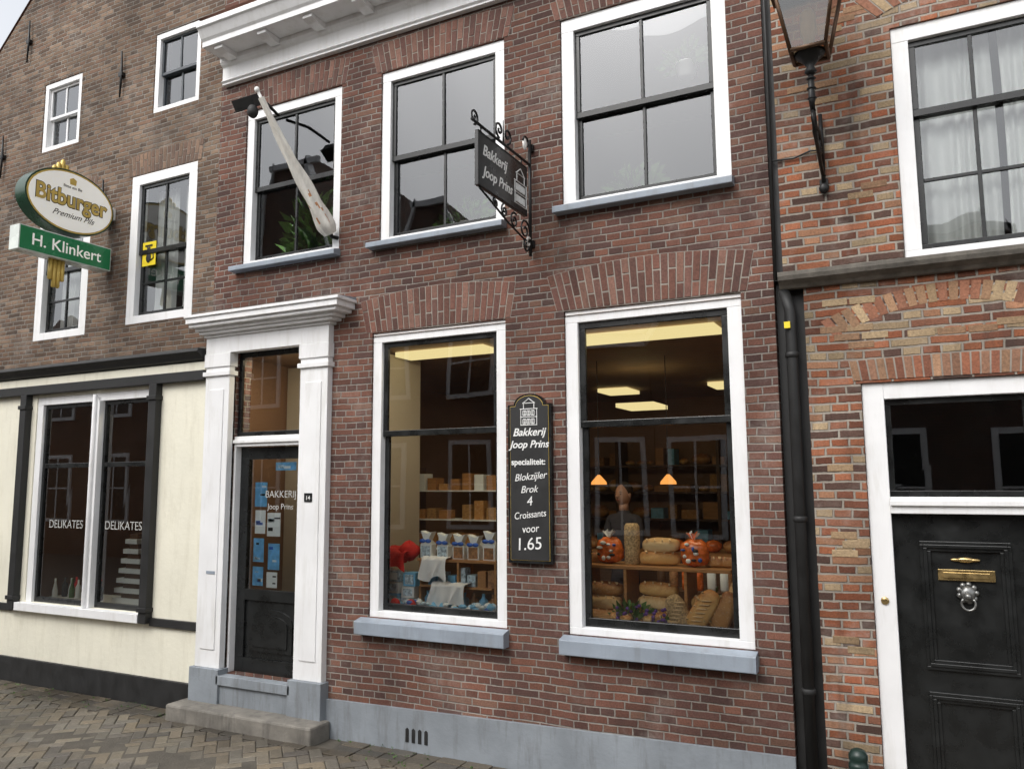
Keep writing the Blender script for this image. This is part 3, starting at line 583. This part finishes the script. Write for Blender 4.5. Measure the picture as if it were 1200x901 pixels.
mb.build('shop_window_goods',caf)
fill_strip('added_display_fill',caf,-7.2,.13,3.0,1.4,.05,5,20)  # added fill lamp, out of sight behind the frame, for the window goods
def anchor(par,x,z0,z1,y=-.0,nm='wall_anchor'):
    mb=MB(); mb.tube([(x,y-.02,z0),(x+.012,y-.022,(z0+z1)/2),(x,y-.02,z1)],[.008,.014,.008],IRON); mb.box(x-.03,x+.03,y-.03,y+.01,(z0+z1)/2-.02,(z0+z1)/2+.02,IRON); mb.build(nm,par)
for x,z in ((-7.3,4.75),(-7.12,6.1),(-8.75,6.9),(-9.1,5.6)): anchor(caf,x,z,z+.5)
# ================================================================ OLD BRICK HOUSE (right)
old=empty('brick_house'); OX0,OX1=-.585,3.2
rw=(-.01,1.12,3.43,4.89); rd=(-.29,.67,GZ,2.72)
mb=MB(); wall(mb,OX0,OX1,GZ,3.36,[rd,(1.4,2.4,1.1,2.7)],B_RIGHT,y=.0,depth=.22); wall(mb,-.70,OX1,3.36,6.6,[rw,(1.9,3.0,3.43,4.89)],B_RIGHT,y=.0,depth=.22)
mb.quad((OX0,0,GZ),(OX0,3,GZ),(OX0,3,3.36),(OX0,0,3.36),B_RIGHT); mb.quad((-.70,0,3.36),(-.70,3,3.36),(-.70,3,6.6),(-.70,0,6.6),B_RIGHT)
mb.quad((-.70,0,3.36),(OX0,0,3.36),(OX0,3,3.36),(-.70,3,3.36),B_RIGHT)
mb.quad((OX1,0,GZ),(OX1,8,GZ),(OX1,8,6.6),(OX1,0,6.6),B_RIGHT)
mb.build('brick_walls',old,fixn=False)
mb=MB(); mb.prism([(-.1,6.55),(4,9),(8,6.55)],-.7,OX1,ROOF,ax='x'); mb.box(-.74,-.60,.6,3,GZ,6.5,BLACKM); mb.build('roof',old)  # the black block in the gap paints its shade
mb=MB(); mb.prism([(0.01,3.33),(-.03,3.33),(-.05,3.35),(-.09,3.375),(-.10,3.40),(-.10,3.425),(.01,3.44)],-.72,-.03,BAND,ax='x'); mb.prism([(0.01,3.33),(-.03,3.33),(-.05,3.35),(-.09,3.375),(-.10,3.40),(-.10,3.425),(.01,3.428)],-.03,OX1,BAND,ax='x'); mb.build('stone_band',old,bevel=.003)
window(old,'upper_window',*rw,rail=4.34,cols=3,fw=.095,ft=.095,fb=.06,lowrows=2,glass=G_SHOP)
window(old,'upper_window_far',1.9,3.0,3.43,4.89,rail=4.34,cols=3,lowrows=2); window(old,'lower_window_far',1.4,2.4,1.1,2.7,cols=2)
mb=MB(); curtain(mb,.05,.52,.20,3.44,4.86,CURT,.022,6); curtain(mb,.56,1.1,.20,3.44,4.86,CURT,.022,7)
mb.build('curtains',old,fixn=False)
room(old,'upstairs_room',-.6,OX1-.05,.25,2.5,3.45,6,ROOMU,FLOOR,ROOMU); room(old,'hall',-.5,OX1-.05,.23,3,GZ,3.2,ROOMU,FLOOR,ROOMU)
RC=[(.32,.125,.07),(.36,.16,.09),(.25,.1,.06),(.38,.22,.13),(.3,.16,.1)]; YC=[(.38,.26,.15),(.44,.32,.19),(.32,.19,.11),(.28,.13,.08),(.34,.15,.09)]
arch(old,'door_arch',-.33,.71,2.735,-.35,.73,2.855,.01,22,RC,split=False)
arch(old,'window_relief_arch',-.08,1.2,4.98,-.2,1.35,5.12,.16,26,YC,bcrown=.13,split=False)
arch(old,'lower_relief_arch',-.42,.82,3.0,-.5,.9,3.11,.17,24,YC,bcrown=.17,split=False,y=-.0015)
mb=MB()
for (x0,z0,nr,nc) in ((-.5,2.93,3,2),(-.1,2.92,3,3),(.35,2.95,3,3),(-.48,3.2,2,3),(-.42,4.95,3,2),(-.3,3.85,2,1),(.62,3.2,2,2),(-.5,1.7,4,1),(-.52,1.1,3,1),(-.5,2.2,3,1),(-.62,4.5,3,2)):
    for r_ in range(nr):
        for c_ in range(nc):
            if random.random()<.35: continue
            xx=x0+(c_+.5*(r_%2))*.155; zz=z0+r_*.0525
            if z0<2.5 and xx>-.44: xx=-.44
            mb.box(xx,xx+.143,-.0022-random.random()*.0015,.01,zz,zz+.041,VOUS,col=vary(random.choice(YC[:3]),.75,1.1))
mb.build('yellow_brick_repairs',old,bevel=.003)
mb=MB(); a,b,c,dd=rd; y=.02
mb.box(a+.002,a+.12,y,.16,GZ,2.719,WHITE); mb.box(b-.12,b-.002,y,.16,GZ,2.719,WHITE); mb.box(a+.12,b-.12,y+.001,.159,2.62,2.719,WHITE); mb.box(a+.12,b-.12,y-.012,.159,1.955,2.05,WHITE)
mb.box(a+.12,b-.12,y-.03,.1,2.0,2.03,WHITE)
mb.build('door_frame',old,bevel=.004)
mb=MB(); da,db=a+.12,b-.12
mb.box(da,db,.06,.09,2.05,2.085,BLACK); mb.box(da,db,.06,.09,2.585,2.62,BLACK); mb.box(da,da+.03,.061,.089,2.085,2.585,BLACK); mb.box(db-.03,db,.061,.089,2.085,2.585,BLACK)
mb.build('transom_frame',old,bevel=.002)
mb=MB(); mb.quad((da,.075,2.07),(db,.075,2.07),(db,.076,2.6),(da,.075,2.6),G_SHOP); mb.build('transom_glass',old,fixn=False)
mb=MB(); mb.box(da+.003,db-.003,.075,.12,GZ+.02,1.953,BLACK)
cx=(da+db)/2
for (z0,z1) in ((1.09,1.80),(.36,.97)):
    for k,(i,yy) in enumerate(((0,.058),(.018,.05),(.036,.06))):
        x0,x1,q0,q1=cx-.225+i,cx+.225-i,z0+i,z1-i; w=.019
        mb.box(x0,x1,yy,.0755,q0,q0+w,BLACK); mb.box(x0,x1,yy,.0755,q1-w,q1,BLACK); mb.box(x0,x0+w,yy+.0005,.0755,q0+w,q1-w,BLACK); mb.box(x1-w,x1,yy+.0005,.0755,q0+w,q1-w,BLACK)
mb.build('front_door',old,bevel=.003)
mb=MB(); mb.box(cx-.14,cx+.14,.062,.076,1.585,1.645,BRASS); mb.box(cx-.115,cx+.115,.056,.063,1.60,1.63,BRASS)
mb.blob((cx,.066,1.70),(.045,.012,.015),BRASS); mb.blob((cx-.045,.066,1.70),(.03,.008,.008),BRASS); mb.blob((cx+.045,.066,1.70),(.03,.008,.008),BRASS)
T=Matrix.Rotation(R(90),3,'X'); mb.lathe((a+.06,.02,1.46),[(.022,0),(.022,.008),(.012,.014)],BRASS,16,T=T); mb.build('letterbox',old,bevel=.002)
PEWT=M('pewter',(.28,.28,.27),.35,metal=.8,var=.4,scale=30)
mb=MB(); mb.blob((cx,.06,1.515),(.04,.03,.045),PEWT,jit=.12); mb.blob((cx,.035,1.505),(.02,.022,.018),PEWT)
for k in range(9): q=k*math.pi/4.5; mb.blob((cx+.042*math.cos(q),.066,1.52+.046*math.sin(q)),(.016,.014,.016),PEWT,nu=8,nv=5)
mb.tube([(cx+.034*math.cos(q),.03,1.465+.036*math.sin(q)) for q in [math.pi*(.75+1.5*k/14) for k in range(15)]],.0065,PEWT); mb.build('lion_knocker',old)
mb=MB(); mb.tube([(-.668,-.01,GZ),(-.668,-.01,3.2),(-.70,-.0,3.33)],.034,BLACKM,12)
for z in (.9,1.9,2.9): mb.lathe((-.668,-.01,z),[(.036,0),(.042,.005),(.042,.03),(.036,.035)],BLACKM,12)
mb.box(-.755,-.59,.05,.08,GZ,3.4,BLACKM); mb.box(-.758,-.702,.02,.05,3.4,6.6,BLACKM); mb.tube([(-.745,-.012,3.4),(-.735,-.014,5),(-.74,-.012,6.5)],.010,BLACKM)  # flat black boxes stand in for the deep shade of the gap
mb.build('drainpipe_and_gap_shade')
mb=MB(); mb.box(-.70,-.665,-.062,-.045,3.08,3.12,YEL); mb.build('yellow_tag')
# ================================================================ hanging bakery sign
sg=empty('hanging_shop_sign'); X=-2.44
mb=MB(); mb.prism([(-.84,4.05),(-.12,4.05),(-.12,4.42),(-.84,4.42)],X-.012,X+.012,BLACK,ax='x')
for (y0,y1,z0,z1) in ((-.84,-.12,4.05,4.058),(-.84,-.12,4.412,4.42),(-.84,-.832,4.058,4.412),(-.128,-.12,4.058,4.412)): mb.box(X+.0121,X+.016,y0,y1,z0,z1,IRON)
mb.build('board',sg,bevel=.002)
text('Bakkerij',(X+.0135,-.61,4.275),.105,CHALK,sg,'x',shear=.3,bold=.0015); text('Joop Prins',(X+.0135,-.565,4.135),.1,CHALK,sg,'x',shear=.3,bold=.0015)
def gable_icon(mb,P,s,m,w=.004):
    def ln(a,b):
        pa,pb=Vector(P(*[q*s for q in a])),Vector(P(*[q*s for q in b])); mb.tube([pa,pb],w,m,4,False)
    segs=[((-.4,0),(.4,0)),((-.38,0),(-.38,.7)),((.38,0),(.38,.7)),((-.42,.7),(.42,.7)),((-.25,.7),(-.25,.95)),((.25,.7),(.25,.95)),((-.3,.95),(.3,.95)),((-.28,.95),(0,1.15)),((.28,.95),(0,1.15)),((-.4,.35),(.4,.35))]
    for x in (-.28,-.08,.12): 
        for z in (.06,.42): segs+=[((x,z),(x+.14,z)),((x,z+.2),(x+.14,z+.2)),((x,z),(x,z+.2)),((x+.14,z),(x+.14,z+.2)),((x+.07,z),(x+.07,z+.2))]
    for a,b in segs: ln(a,b)
mb=MB(); gable_icon(mb,lambda u,v:(X+.014,-.225+u,4.10+v),.235,CHALK,.004); mb.build('house_drawing',sg)
def spiral(c,r0,turns,ang0,plane='yz',sgn=1,n=26,X=0):
    P=[]
    for k in range(n):
        t=k/(n-1); r=r0*(1-t*.85); a=ang0+sgn*turns*2*math.pi*t
        P.append((X,c[0]+r*math.cos(a),c[1]+r*math.sin(a)) if plane=='yz' else (c[0]+r*math.cos(a),X,c[1]+r*math.sin(a)))
    return P
mb=MB(); mb.tube([(X,-.04,3.78),(X,-.04,4.66)],.013,IRON); mb.box(X-.02,X+.02,-.028,-.001,3.85,3.9,IRON); mb.box(X-.02,X+.02,-.028,-.001,4.58,4.63,IRON)
mb.tube([(X,-.04,4.47),(X,-.90,4.47)],.010,IRON)
for y in (-.78,-.18): mb.tube([(X,y,4.47),(X,y,4.42)],.005,IRON)
mb.tube(spiral((-.87,4.50),.055,1.4,-1.57,X=X),.007,IRON); mb.tube(spiral((-.10,4.62),.05,1.4,3.14,X=X,sgn=-1),.007,IRON)
mb.tube([(X,-.04,3.88),(X,-.15,3.88),(X,-.40,3.93),(X,-.6,3.99),(X,-.8,4.045)],.007,IRON)
for c,r,a in (((-.13,3.95),.08,0),((-.30,3.97),.06,1.),((-.45,3.995),.045,2.),((-.58,4.01),.035,2.),((-.1,3.84),.05,2.)): mb.tube(spiral(c,r,1.5,a,X=X),.007,IRON)
for s_ in (-1,1): mb.tube(spiral((-.46+s_*.06,4.55),.06,1.3,-1.57,X=X,sgn=s_),.008,IRON)
mb.tube([(X,-.46,4.47),(X,-.46,4.64)],[.008,.003],IRON)
mb.tube(spiral((-.07,3.87),.05,1.,0,X=X),.008,WENAM); mb.blob((X,-.12,4.60),(.012,.03,.045),WENAM); mb.build('iron_bracket',sg)
# ================================================================ menu board
bd=empty('menu_board'); x0,x1,z0,z1=-2.635,-2.295,1.585,2.70
def bo(x0,x1,z0,z1): 
    c=(x0+x1)/2; w=(x1-x0)/2
    return [(x0,z0),(x1,z0),(x1,z1)]+[(c+w*.72*math.cos(t),z1+.075*math.sin(t)) for t in [math.pi*k/10 for k in range(0,11)]]+[(x0,z1)]
mb=MB(); mb.prism(bo(x0,x1,z0,z1),-.035,-.002,BLACK); mb.prism(bo(x0+.018,x1-.018,z0+.02,z1-.012),-.038,-.0349,GOLD); mb.prism(bo(x0+.021,x1-.021,z0+.023,z1-.015),-.041,-.0379,BLACKM)
mb.build('board',bd,bevel=.002)
cx2=(x0+x1)/2; Y=-.043
mb=MB(); gable_icon(mb,lambda u,v:(cx2+u,Y,2.55+v),.165,CHALK,.003); mb.build('house_drawing',bd)
for s_,z,sz,sh,tx in (('Bakkerij',2.475,.078,.3,1),('Joop Prins',2.39,.073,.3,1),('specialiteit:',2.27,.06,0,1),('Blokzijler',2.165,.07,.35,.95),('Brok',2.075,.07,.35,.95),('4',1.985,.09,.2,1),('Croissants',1.90,.068,.2,.86),('voor',1.80,.075,.15,.9),('1.65',1.68,.12,.1,1)):
    text(s_,(cx2+random.uniform(-.008,.008),Y+.001,z),sz,CHALK,bd,shear=sh,bold=.0012 if z>2.2 else 0,rot=0 if z>2.2 else random.uniform(3,7),sx=tx)
# ================================================================ beer sign
bs=empty('beer_sign'); X=-7.17; cy,cz=-.48,4.83
def oval(a,b,n=40): return [(cy+a*math.cos(2*math.pi*k/n),cz+b*math.sin(2*math.pi*k/n)) for k in range(n)]
mb=MB(); mb.prism(oval(.45,.31),X-.075,X+.075,M('dark_green_rim',(.02,.06,.035),.3),ax='x',sm=True); mb.prism(oval(.435,.295),X-.08,X+.08,GOLD,ax='x',sm=True); mb.prism(oval(.42,.28),X-.083,X+.083,WGLOW,ax='x',sm=True)
mb.build('oval_sign_box',bs,bevel=.003)
mb=MB(); mb.prism([(-.95,4.26),(-.03,4.26),(-.03,4.49),(-.95,4.49)],X-.07,X+.07,M('sign_frame_white',(.7,.75,.7),.3),ax='x'); mb.prism([(-.94,4.27),(-.04,4.27),(-.04,4.48),(-.94,4.48)],X-.074,X+.074,GREEN,ax='x'); mb.build('name_sign_box',bs,bevel=.004)
mb=MB()
for k,(y,t) in enumerate(((-.62,5.15),(-.58,5.19),(-.54,5.23),(-.50,5.19),(-.46,5.15))): mb.lathe((X,y,5.05),[(.022,0),(.022,t-5.05),(.008,t-5.03)],GOLD,10)
for y,z in ((-.60,4.07),(-.56,4.0),(-.52,4.0),(-.48,4.07)): mb.lathe((X,y,z),[(.008,-.01),(.02,.0),(.02,4.26-z)],GOLD,10)
mb.build('gold_ornaments',bs)
mb=MB(); mb.tube([(X,.01,4.86),(X,-.1,4.86)],.025,WENAM); mb.tube([(X,.01,4.4),(X,-.06,4.4)],.025,WENAM); mb.box(X-.05,X+.05,-.02,.01,4.8,4.92,WENAM); mb.build('bracket',bs)
DKB=M('dark_brown_letter',(.03,.02,.015),.4)
text('Bitburger',(X+.0835,cy,cz-.05),.215,DKB,bs,'x',bold=.012,ext=.0006,sx=.88); text('Bitburger',(X+.086,cy,cz-.05),.215,GOLD,bs,'x',bold=.005,ext=.0006,sx=.88)
text('Premium Pils',(X+.0845,cy+.02,cz-.16),.08,DKB,bs,'x',shear=.5); text('Bitte ein Bit',(X+.0845,cy,cz+.13),.04,DKB,bs,'x')
mb=MB(); mb.prism([(cy-.03,cz+.17),(cy+.03,cz+.17),(cy+.035,cz+.22),(cy,cz+.24),(cy-.035,cz+.22)],X+.083,X+.085,GOLD,ax='x'); mb.build('crest',bs)
text('H. Klinkert',(X+.0745,-.49,4.325),.155,WGLOW,bs,'x',bold=.001)
# ================================================================ rolled flag
fl=empty('rolled_flag'); A=Vector((-4.29,-.03,4.20)); Bp=Vector((-4.50,-.72,5.24)); D=Bp-A
FLG=M('flag_cloth',(.78,.75,.68),.85,var=.12,scale=12,stretch=(3,3,1)); FOR=M('flag_orange',(.55,.27,.13),.85,var=.3,scale=30)
mb=MB(); mb.tube([A,Bp],.013,WENAM,10); mb.blob(Bp,(.02,.02,.025),WENAM); mb.build('pole',fl)
mb=MB(); nn=40; vs=[];fs=[]; m_=24; z_=D.normalized(); a_=z_.cross(Vector((0,0,1))).normalized(); b_=z_.cross(a_)
for j in range(nn+1):
    t=j/nn; r=(.020+.052*(1-t)**1.1)*(1-.35*max(0,1-t/.06))
    for i in range(m_):
        q=2*math.pi*i/m_; rr=r*(1+.24*math.sin(q*3+t*7)+.12*math.sin(q*5-t*13)); vs.append(A+D*(.02+.93*t)+a_*rr*math.cos(q)+b_*rr*math.sin(q)-Vector((0,0,.02*math.sin(math.pi*t))))
for j in range(nn):
    for i in range(m_): fs.append((j*m_+i,j*m_+(i+1)%m_,(j+1)*m_+(i+1)%m_,(j+1)*m_+i))
for k,f in enumerate(fs):
    j=k//m_; i=k%m_; mb.add([vs[q] for q in f],[(0,1,2,3)],FOR if ((i+j//3)%6 in(1,2) and j in(3,4,5,7,8,9,12,13) and (i*7+j*5)%4) else FLG,True)
o=mb.build('cloth',fl,fixn=False); bm=bmesh.new(); bm.from_mesh(o.data); bmesh.ops.remove_doubles(bm,verts=bm.verts,dist=1e-5); bm.to_mesh(o.data); bm.free()
mb=MB(); mb.tube([(-4.27,.02,4.2),A,A+D*.04],.018,IRON); mb.build('socket',fl)
fd=empty('floodlight'); mb=MB(); mb.tube([(-4.97,.01,5.44),(-4.9,-.2,5.44),(-4.82,-.42,5.36)],.014,IRON)
T=Matrix.Rotation(R(35),4,'X'); T.translation=Vector((-4.82,-.5,5.30)); mb.box(-.11,.11,-.06,.06,-.035,.05,BLACKM,T=T); mb.box(-.12,.12,-.07,.07,-.045,-.036,BLACKM,T=T); mb.blob((-4.74,-.52,5.2),(.045,.045,.06),BLACKM); mb.build('lamp_head_and_arm',fd,bevel=.006)
# ================================================================ street lantern
ln=empty('street_lantern'); lx,ly=-.43,-.47
mb=MB(); zb,zt,rb,rt=4.60,5.06,.105,.215
def ring(r,z): return [Vector((lx+r*sx_,ly+r*sy_,z)) for sx_,sy_ in ((-1,-1),(1,-1),(1,1),(-1,1))]
b4,t4=ring(rb*.9,zb),ring(rt*.85,zt)
for i in range(4):
    mb.tube([b4[i],t4[i]],.012,COPPER,6); mb.tube([b4[i],b4[(i+1)%4]],.013,COPPER,6); mb.tube([t4[i],t4[(i+1)%4]],.013,COPPER,6)
mb.add(ring(rt*1.0,zt)+ring(.07,zt+.17),[(0,1,5,4),(1,2,6,5),(2,3,7,6),(3,0,4,7),(4,5,6,7),(3,2,1,0)],COPPER)
mb.lathe((lx,ly,zt+.17),[(.06,0),(.06,.05),(.02,.09),(.015,.14)],COPPER,12)
mb.lathe((lx,ly,zb-.13),[(.018,0),(.035,.02),(.02,.05),(.05,.09),(.085,.12),(.088,.135)],IRON,14)
mb.tube([(lx,ly,zb-.12),(lx,ly,zb-.28),(lx,ly+.02,zb-.34)],[.016,.02,.016],IRON)
for z in (zb-.16,zb-.22,zb-.28): mb.lathe((lx,ly,z),[(.015,0),(.028,.008),(.015,.016)],IRON,12)
mb.tube([(lx,ly+.02,4.26),(lx,ly+.1,4.2),(lx,-.2,4.24),(lx,-.09,4.2),(lx,-.04,4.1)],.014,IRON)
mb.tube([(lx,ly+.02,4.27),(lx,ly-.02,4.21),(lx,ly+.03,4.14),(lx,ly+.14,4.12),(lx,-.16,4.05),(lx,-.05,4.02)],.012,IRON)
mb.tube([(lx,-.025,4.42),(lx,-.03,4.2),(lx,-.025,3.96)],[.012,.016,.012],IRON); mb.tube(spiral((-.12,4.16),.06,1.3,0,X=lx),.008,IRON); mb.tube(spiral((-.3,4.17),.045,1.3,3.14,X=lx),.008,IRON)
mb.box(lx-.025,lx+.025,-.022,.0,3.93,4.0,IRON); mb.blob((lx,-.03,3.94),(.03,.02,.035),IRON)
mb.build('lantern_frame_and_bracket',ln)
mb=MB()
for i in range(4): mb.add([b4[i],b4[(i+1)%4],t4[(i+1)%4],t4[i]],[(0,1,2,3)],G_LAMP)
mb.build('lantern_glass',ln,fixn=False)
mb=MB(); mb.lathe((lx,ly,zb+.02),[(.03,0),(.03,.06),(.045,.1),(.045,.22),(.02,.26)],M('lamp_bulb',(.7,.62,.42),.3),14); mb.build('bulb',ln)
cb=MB(); cb.tube([(-.74,-.012,4.18),(-.6,-.014,4.17),(-.5,-.014,4.2),(lx,-.02,4.19)],.006,BLACKM,6); cb.build('lamp_cable')
# ================================================================ bollard
mb=MB(); mb.lathe((-.40,-.22,GZ-.02),[(.06,0),(.06,.05),(.045,.07),(.045,.40),(.052,.41),(.052,.435),(.044,.44),(.05,.46),(.05,.48),(.035,.505),(.012,.515)],BGREEN,20); mb.build('bollard')
# ================================================================ step + ground
mb=MB(); mb.box(-5.76,-4.2,-.27,-.031,GZ-.05,.325,STONE); o=mb.build('stone_step',None,bevel=.018)
mb=MB(); mb.quad((-90,-90,GZ-.012),(90,-90,GZ-.012),(90,90,GZ-.012),(-90,90,GZ-.012),SAND); mb.build('ground',fixn=False)
PC=[(.165,.140,.105),(.195,.165,.12),(.145,.125,.098),(.205,.165,.112),(.155,.138,.11),(.12,.105,.088),(.175,.142,.10)]
mb=MB(); s=.092; c45=math.cos(R(45)); 
for i in range(-170,80):
    for j in range(-110,140):
        k=(i-j)%4
        if k==0: w,h=2,1
        elif k==3: w,h=1,2
        else: continue
        px,py=(i+w/2)*s,(j+h/2)*s; X_,Y_=px*c45-py*c45-5,px*c45+py*c45-3
        if not(-13<X_<2.5 and -7.5<Y_<-.36): continue
        e=.0035; zz=GZ+random.uniform(-.004,.003)-.012*math.exp(-((Y_+.9)/.35)**2); tx,ty=random.uniform(-.01,.01),random.uniform(-.01,.01)
        cs=[(px-w*s/2+e,py-h*s/2+e),(px+w*s/2-e,py-h*s/2+e),(px+w*s/2-e,py+h*s/2-e),(px-w*s/2+e,py+h*s/2-e)]
        q=.005; inn=[(a+(q if a<px else -q),b+(q if b<py else -q)) for a,b in cs]
        V_=[]
        for (a,b),z in [(p,zz-.014) for p in cs]+[(p,zz-.004) for p in cs]+[(p,zz) for p in inn]:
            V_.append((a*c45-b*c45-5,a*c45+b*c45-3,z+(a-px)*tx+(b-py)*ty))
        mb.add(V_,[(8,9,10,11),(4,5,9,8),(5,6,10,9),(6,7,11,10),(7,4,8,11),(0,1,5,4),(1,2,6,5),(2,3,7,6),(3,0,4,7)],PAV,False,vary(random.choice(PC),.75,1.2))
mb.build('brick_pavement',fixn=False)
mb=MB(); x=-13.
while x<2.5:
    for (ya,yb) in ((-.345,-.245),(-.24,-.14),(-.135,-.035)):
        z=GZ+random.uniform(-.004,.003)
        if -5.95<x<-4.1 and ya>-.3: continue
        mb.box(x+.003,x+.203,ya,yb,GZ-.02,z,PAV,col=vary(random.choice(PC),.45,.8))
    x+=.209
mb.build('gutter_bricks',bevel=.004)
mb=MB()
for i in range(260):
    x=random.uniform(-9.5,-.8); y=random.uniform(-.36,-.03)
    if -5.85<x<-4.1: continue
    if random.random()<.5: continue
    foliage(mb,(x,y,GZ),(.01,.01,.008),4,.018,LEAF)
mb.build('weeds',fixn=False)
# ================================================================ opposite side of the street (seen in reflections)
def opp(name,x0,x1,y,h,gab,bm_):
    e=empty(name); mb=MB(); mb.box(x0,x1,y-8,y,GZ-.1,h,bm_)
    c=(x0+x1)/2
    if gab:
        mb.prism([(x0,h),(x1,h),(c+.5,h+gab),(c-.5,h+gab)],y-8,y-.001,bm_)
        mb.prism([(x0,h-.12),(x0,h+.05),(c-.5,h+gab+.1),(c-.5,h+gab-.08)],y,y+.1,WHITE); mb.prism([(x1,h-.12),(x1,h+.05),(c+.5,h+gab+.1),(c+.5,h+gab-.08)],y,y+.1,WHITE)
        mb.box(c-.4,c+.4,y,y+.05,h+.2,h+1.1,WHITE); mb.box(c-.32,c+.32,y+.05,y+.06,h+.28,h+1.02,BLACK)
    else: mb.prism([(y-8,h),(y+.2,h),(y-4,h+1.6)],x0,x1,ROOF,ax='x')
    mb.box(x0,x1,y,y+.12,h-.25,h,WHITE) if not gab else mb.box(c-.7,c+.7,y,y+.1,h+gab-.12,h+gab+.02,WHITE)
    for fl_ in range(2 if h>5.5 else 1):
        z0=1.1+fl_*2.9; n=max(2,int((x1-x0)/1.9))
        for k in range(n):
            xc=x0+(k+.5)*(x1-x0)/n; hh=1.9 if fl_==0 else 1.5
            mb.box(xc-.55,xc+.55,y,y+.05,z0,z0+hh,WHITE); mb.box(xc-.45,xc+.45,y+.05,y+.06,z0+.1,z0+hh-.1,BLACK); mb.box(xc-.02,xc+.02,y+.06,y+.075,z0+.1,z0+hh-.1,WHITE); mb.box(xc-.45,xc+.45,y+.06,y+.074,z0+hh/2-.02,z0+hh/2+.02,WHITE)
    mb.build('house_body',e,fixn=False)
xs=[(-29,-23.5,5.6,2.2),(-23.5,-18.6,6.2,0),(-18.6,-15.4,6.0,2.6),(-15.4,-11.9,6.6,3.6),(-11.9,-7.6,5.8,2.7),(-7.6,-4.6,4.9,0),(-4.6,-1.4,4.8,1.6),(-1.4,2.6,4.6,1.8),(2.6,7,5.2,0)]
for i,(a,b,h,g) in enumerate(xs): opp('brick_house',a,b-.02,-9.6,h,g,B_OPP)
def plain(x0,x1,h):
    e=empty('brick_house'); mb=MB(); mb.box(x0,x1,.05,8,GZ-.1,h,B_LEFT); mb.prism([(-.2,h),(8.2,h),(4,h+2)],x0,x1,ROOF,ax='x')
    for xc in (x0+1.2,x1-1.2):
        for z0 in (1.1,3.8): mb.box(xc-.5,xc+.5,.0,.049,z0,z0+1.7,WHITE); mb.box(xc-.42,xc+.42,-.006,-.001,z0+.08,z0+1.62,BLACK)
    mb.build('house_body',e,fixn=False)
plain(-16,-9.7,5.9); plain(3.25,9,6.2)
# ================================================================ light
w=bpy.data.worlds.new('World'); SC.world=w; w.use_nodes=True; nt=w.node_tree; nt.nodes.clear()
sky=nd(nt,'ShaderNodeTexSky',sky_type='NISHITA'); sky.sun_disc=False; sky.sun_elevation=R(48); sky.sun_rotation=R(200); sky.dust_density=4; sky.air_density=1.2
hs=nd(nt,'ShaderNodeHueSaturation',{'Saturation':.2,'Value':1.85,'Color':sky.outputs[0]})
bg=nd(nt,'ShaderNodeBackground',{0:hs.outputs[0],1:.15}); nd(nt,'ShaderNodeOutputWorld',{0:bg.outputs[0]})
sl=bpy.data.lights.new('overcast_sun','SUN'); sl.energy=.55; sl.angle=R(35); sl.color=(1,.98,.95); so=bpy.data.objects.new('sun',sl); COL.objects.link(so)
sd=Vector((math.sin(R(200))*math.cos(R(48)),math.cos(R(200))*math.cos(R(48)),math.sin(R(48)))); so.rotation_euler=sd.to_track_quat('Z','Y').to_euler()
# ================================================================ camera
cam=bpy.data.cameras.new('camera'); co=bpy.data.objects.new('camera',cam); COL.objects.link(co)
yaw,tilt,roll=R(26.952),R(6.946),R(-.359)
F=Vector((-math.sin(yaw)*math.cos(tilt),math.cos(yaw)*math.cos(tilt),math.sin(tilt))); r=Vector((math.cos(yaw),math.sin(yaw),0)); u=r.cross(F)
r2=math.cos(roll)*r+math.sin(roll)*u; u2=-math.sin(roll)*r+math.cos(roll)*u
mw=Matrix.Identity(4)
for i in range(3): mw[i][0]=r2[i]; mw[i][1]=u2[i]; mw[i][2]=-F[i]
mw.translation=Vector((0,-5.15,2.15)); co.matrix_world=mw
cam.sensor_width=36; cam.lens=935.9/1200*36; cam.clip_start=.05; cam.clip_end=500
SC.camera=co
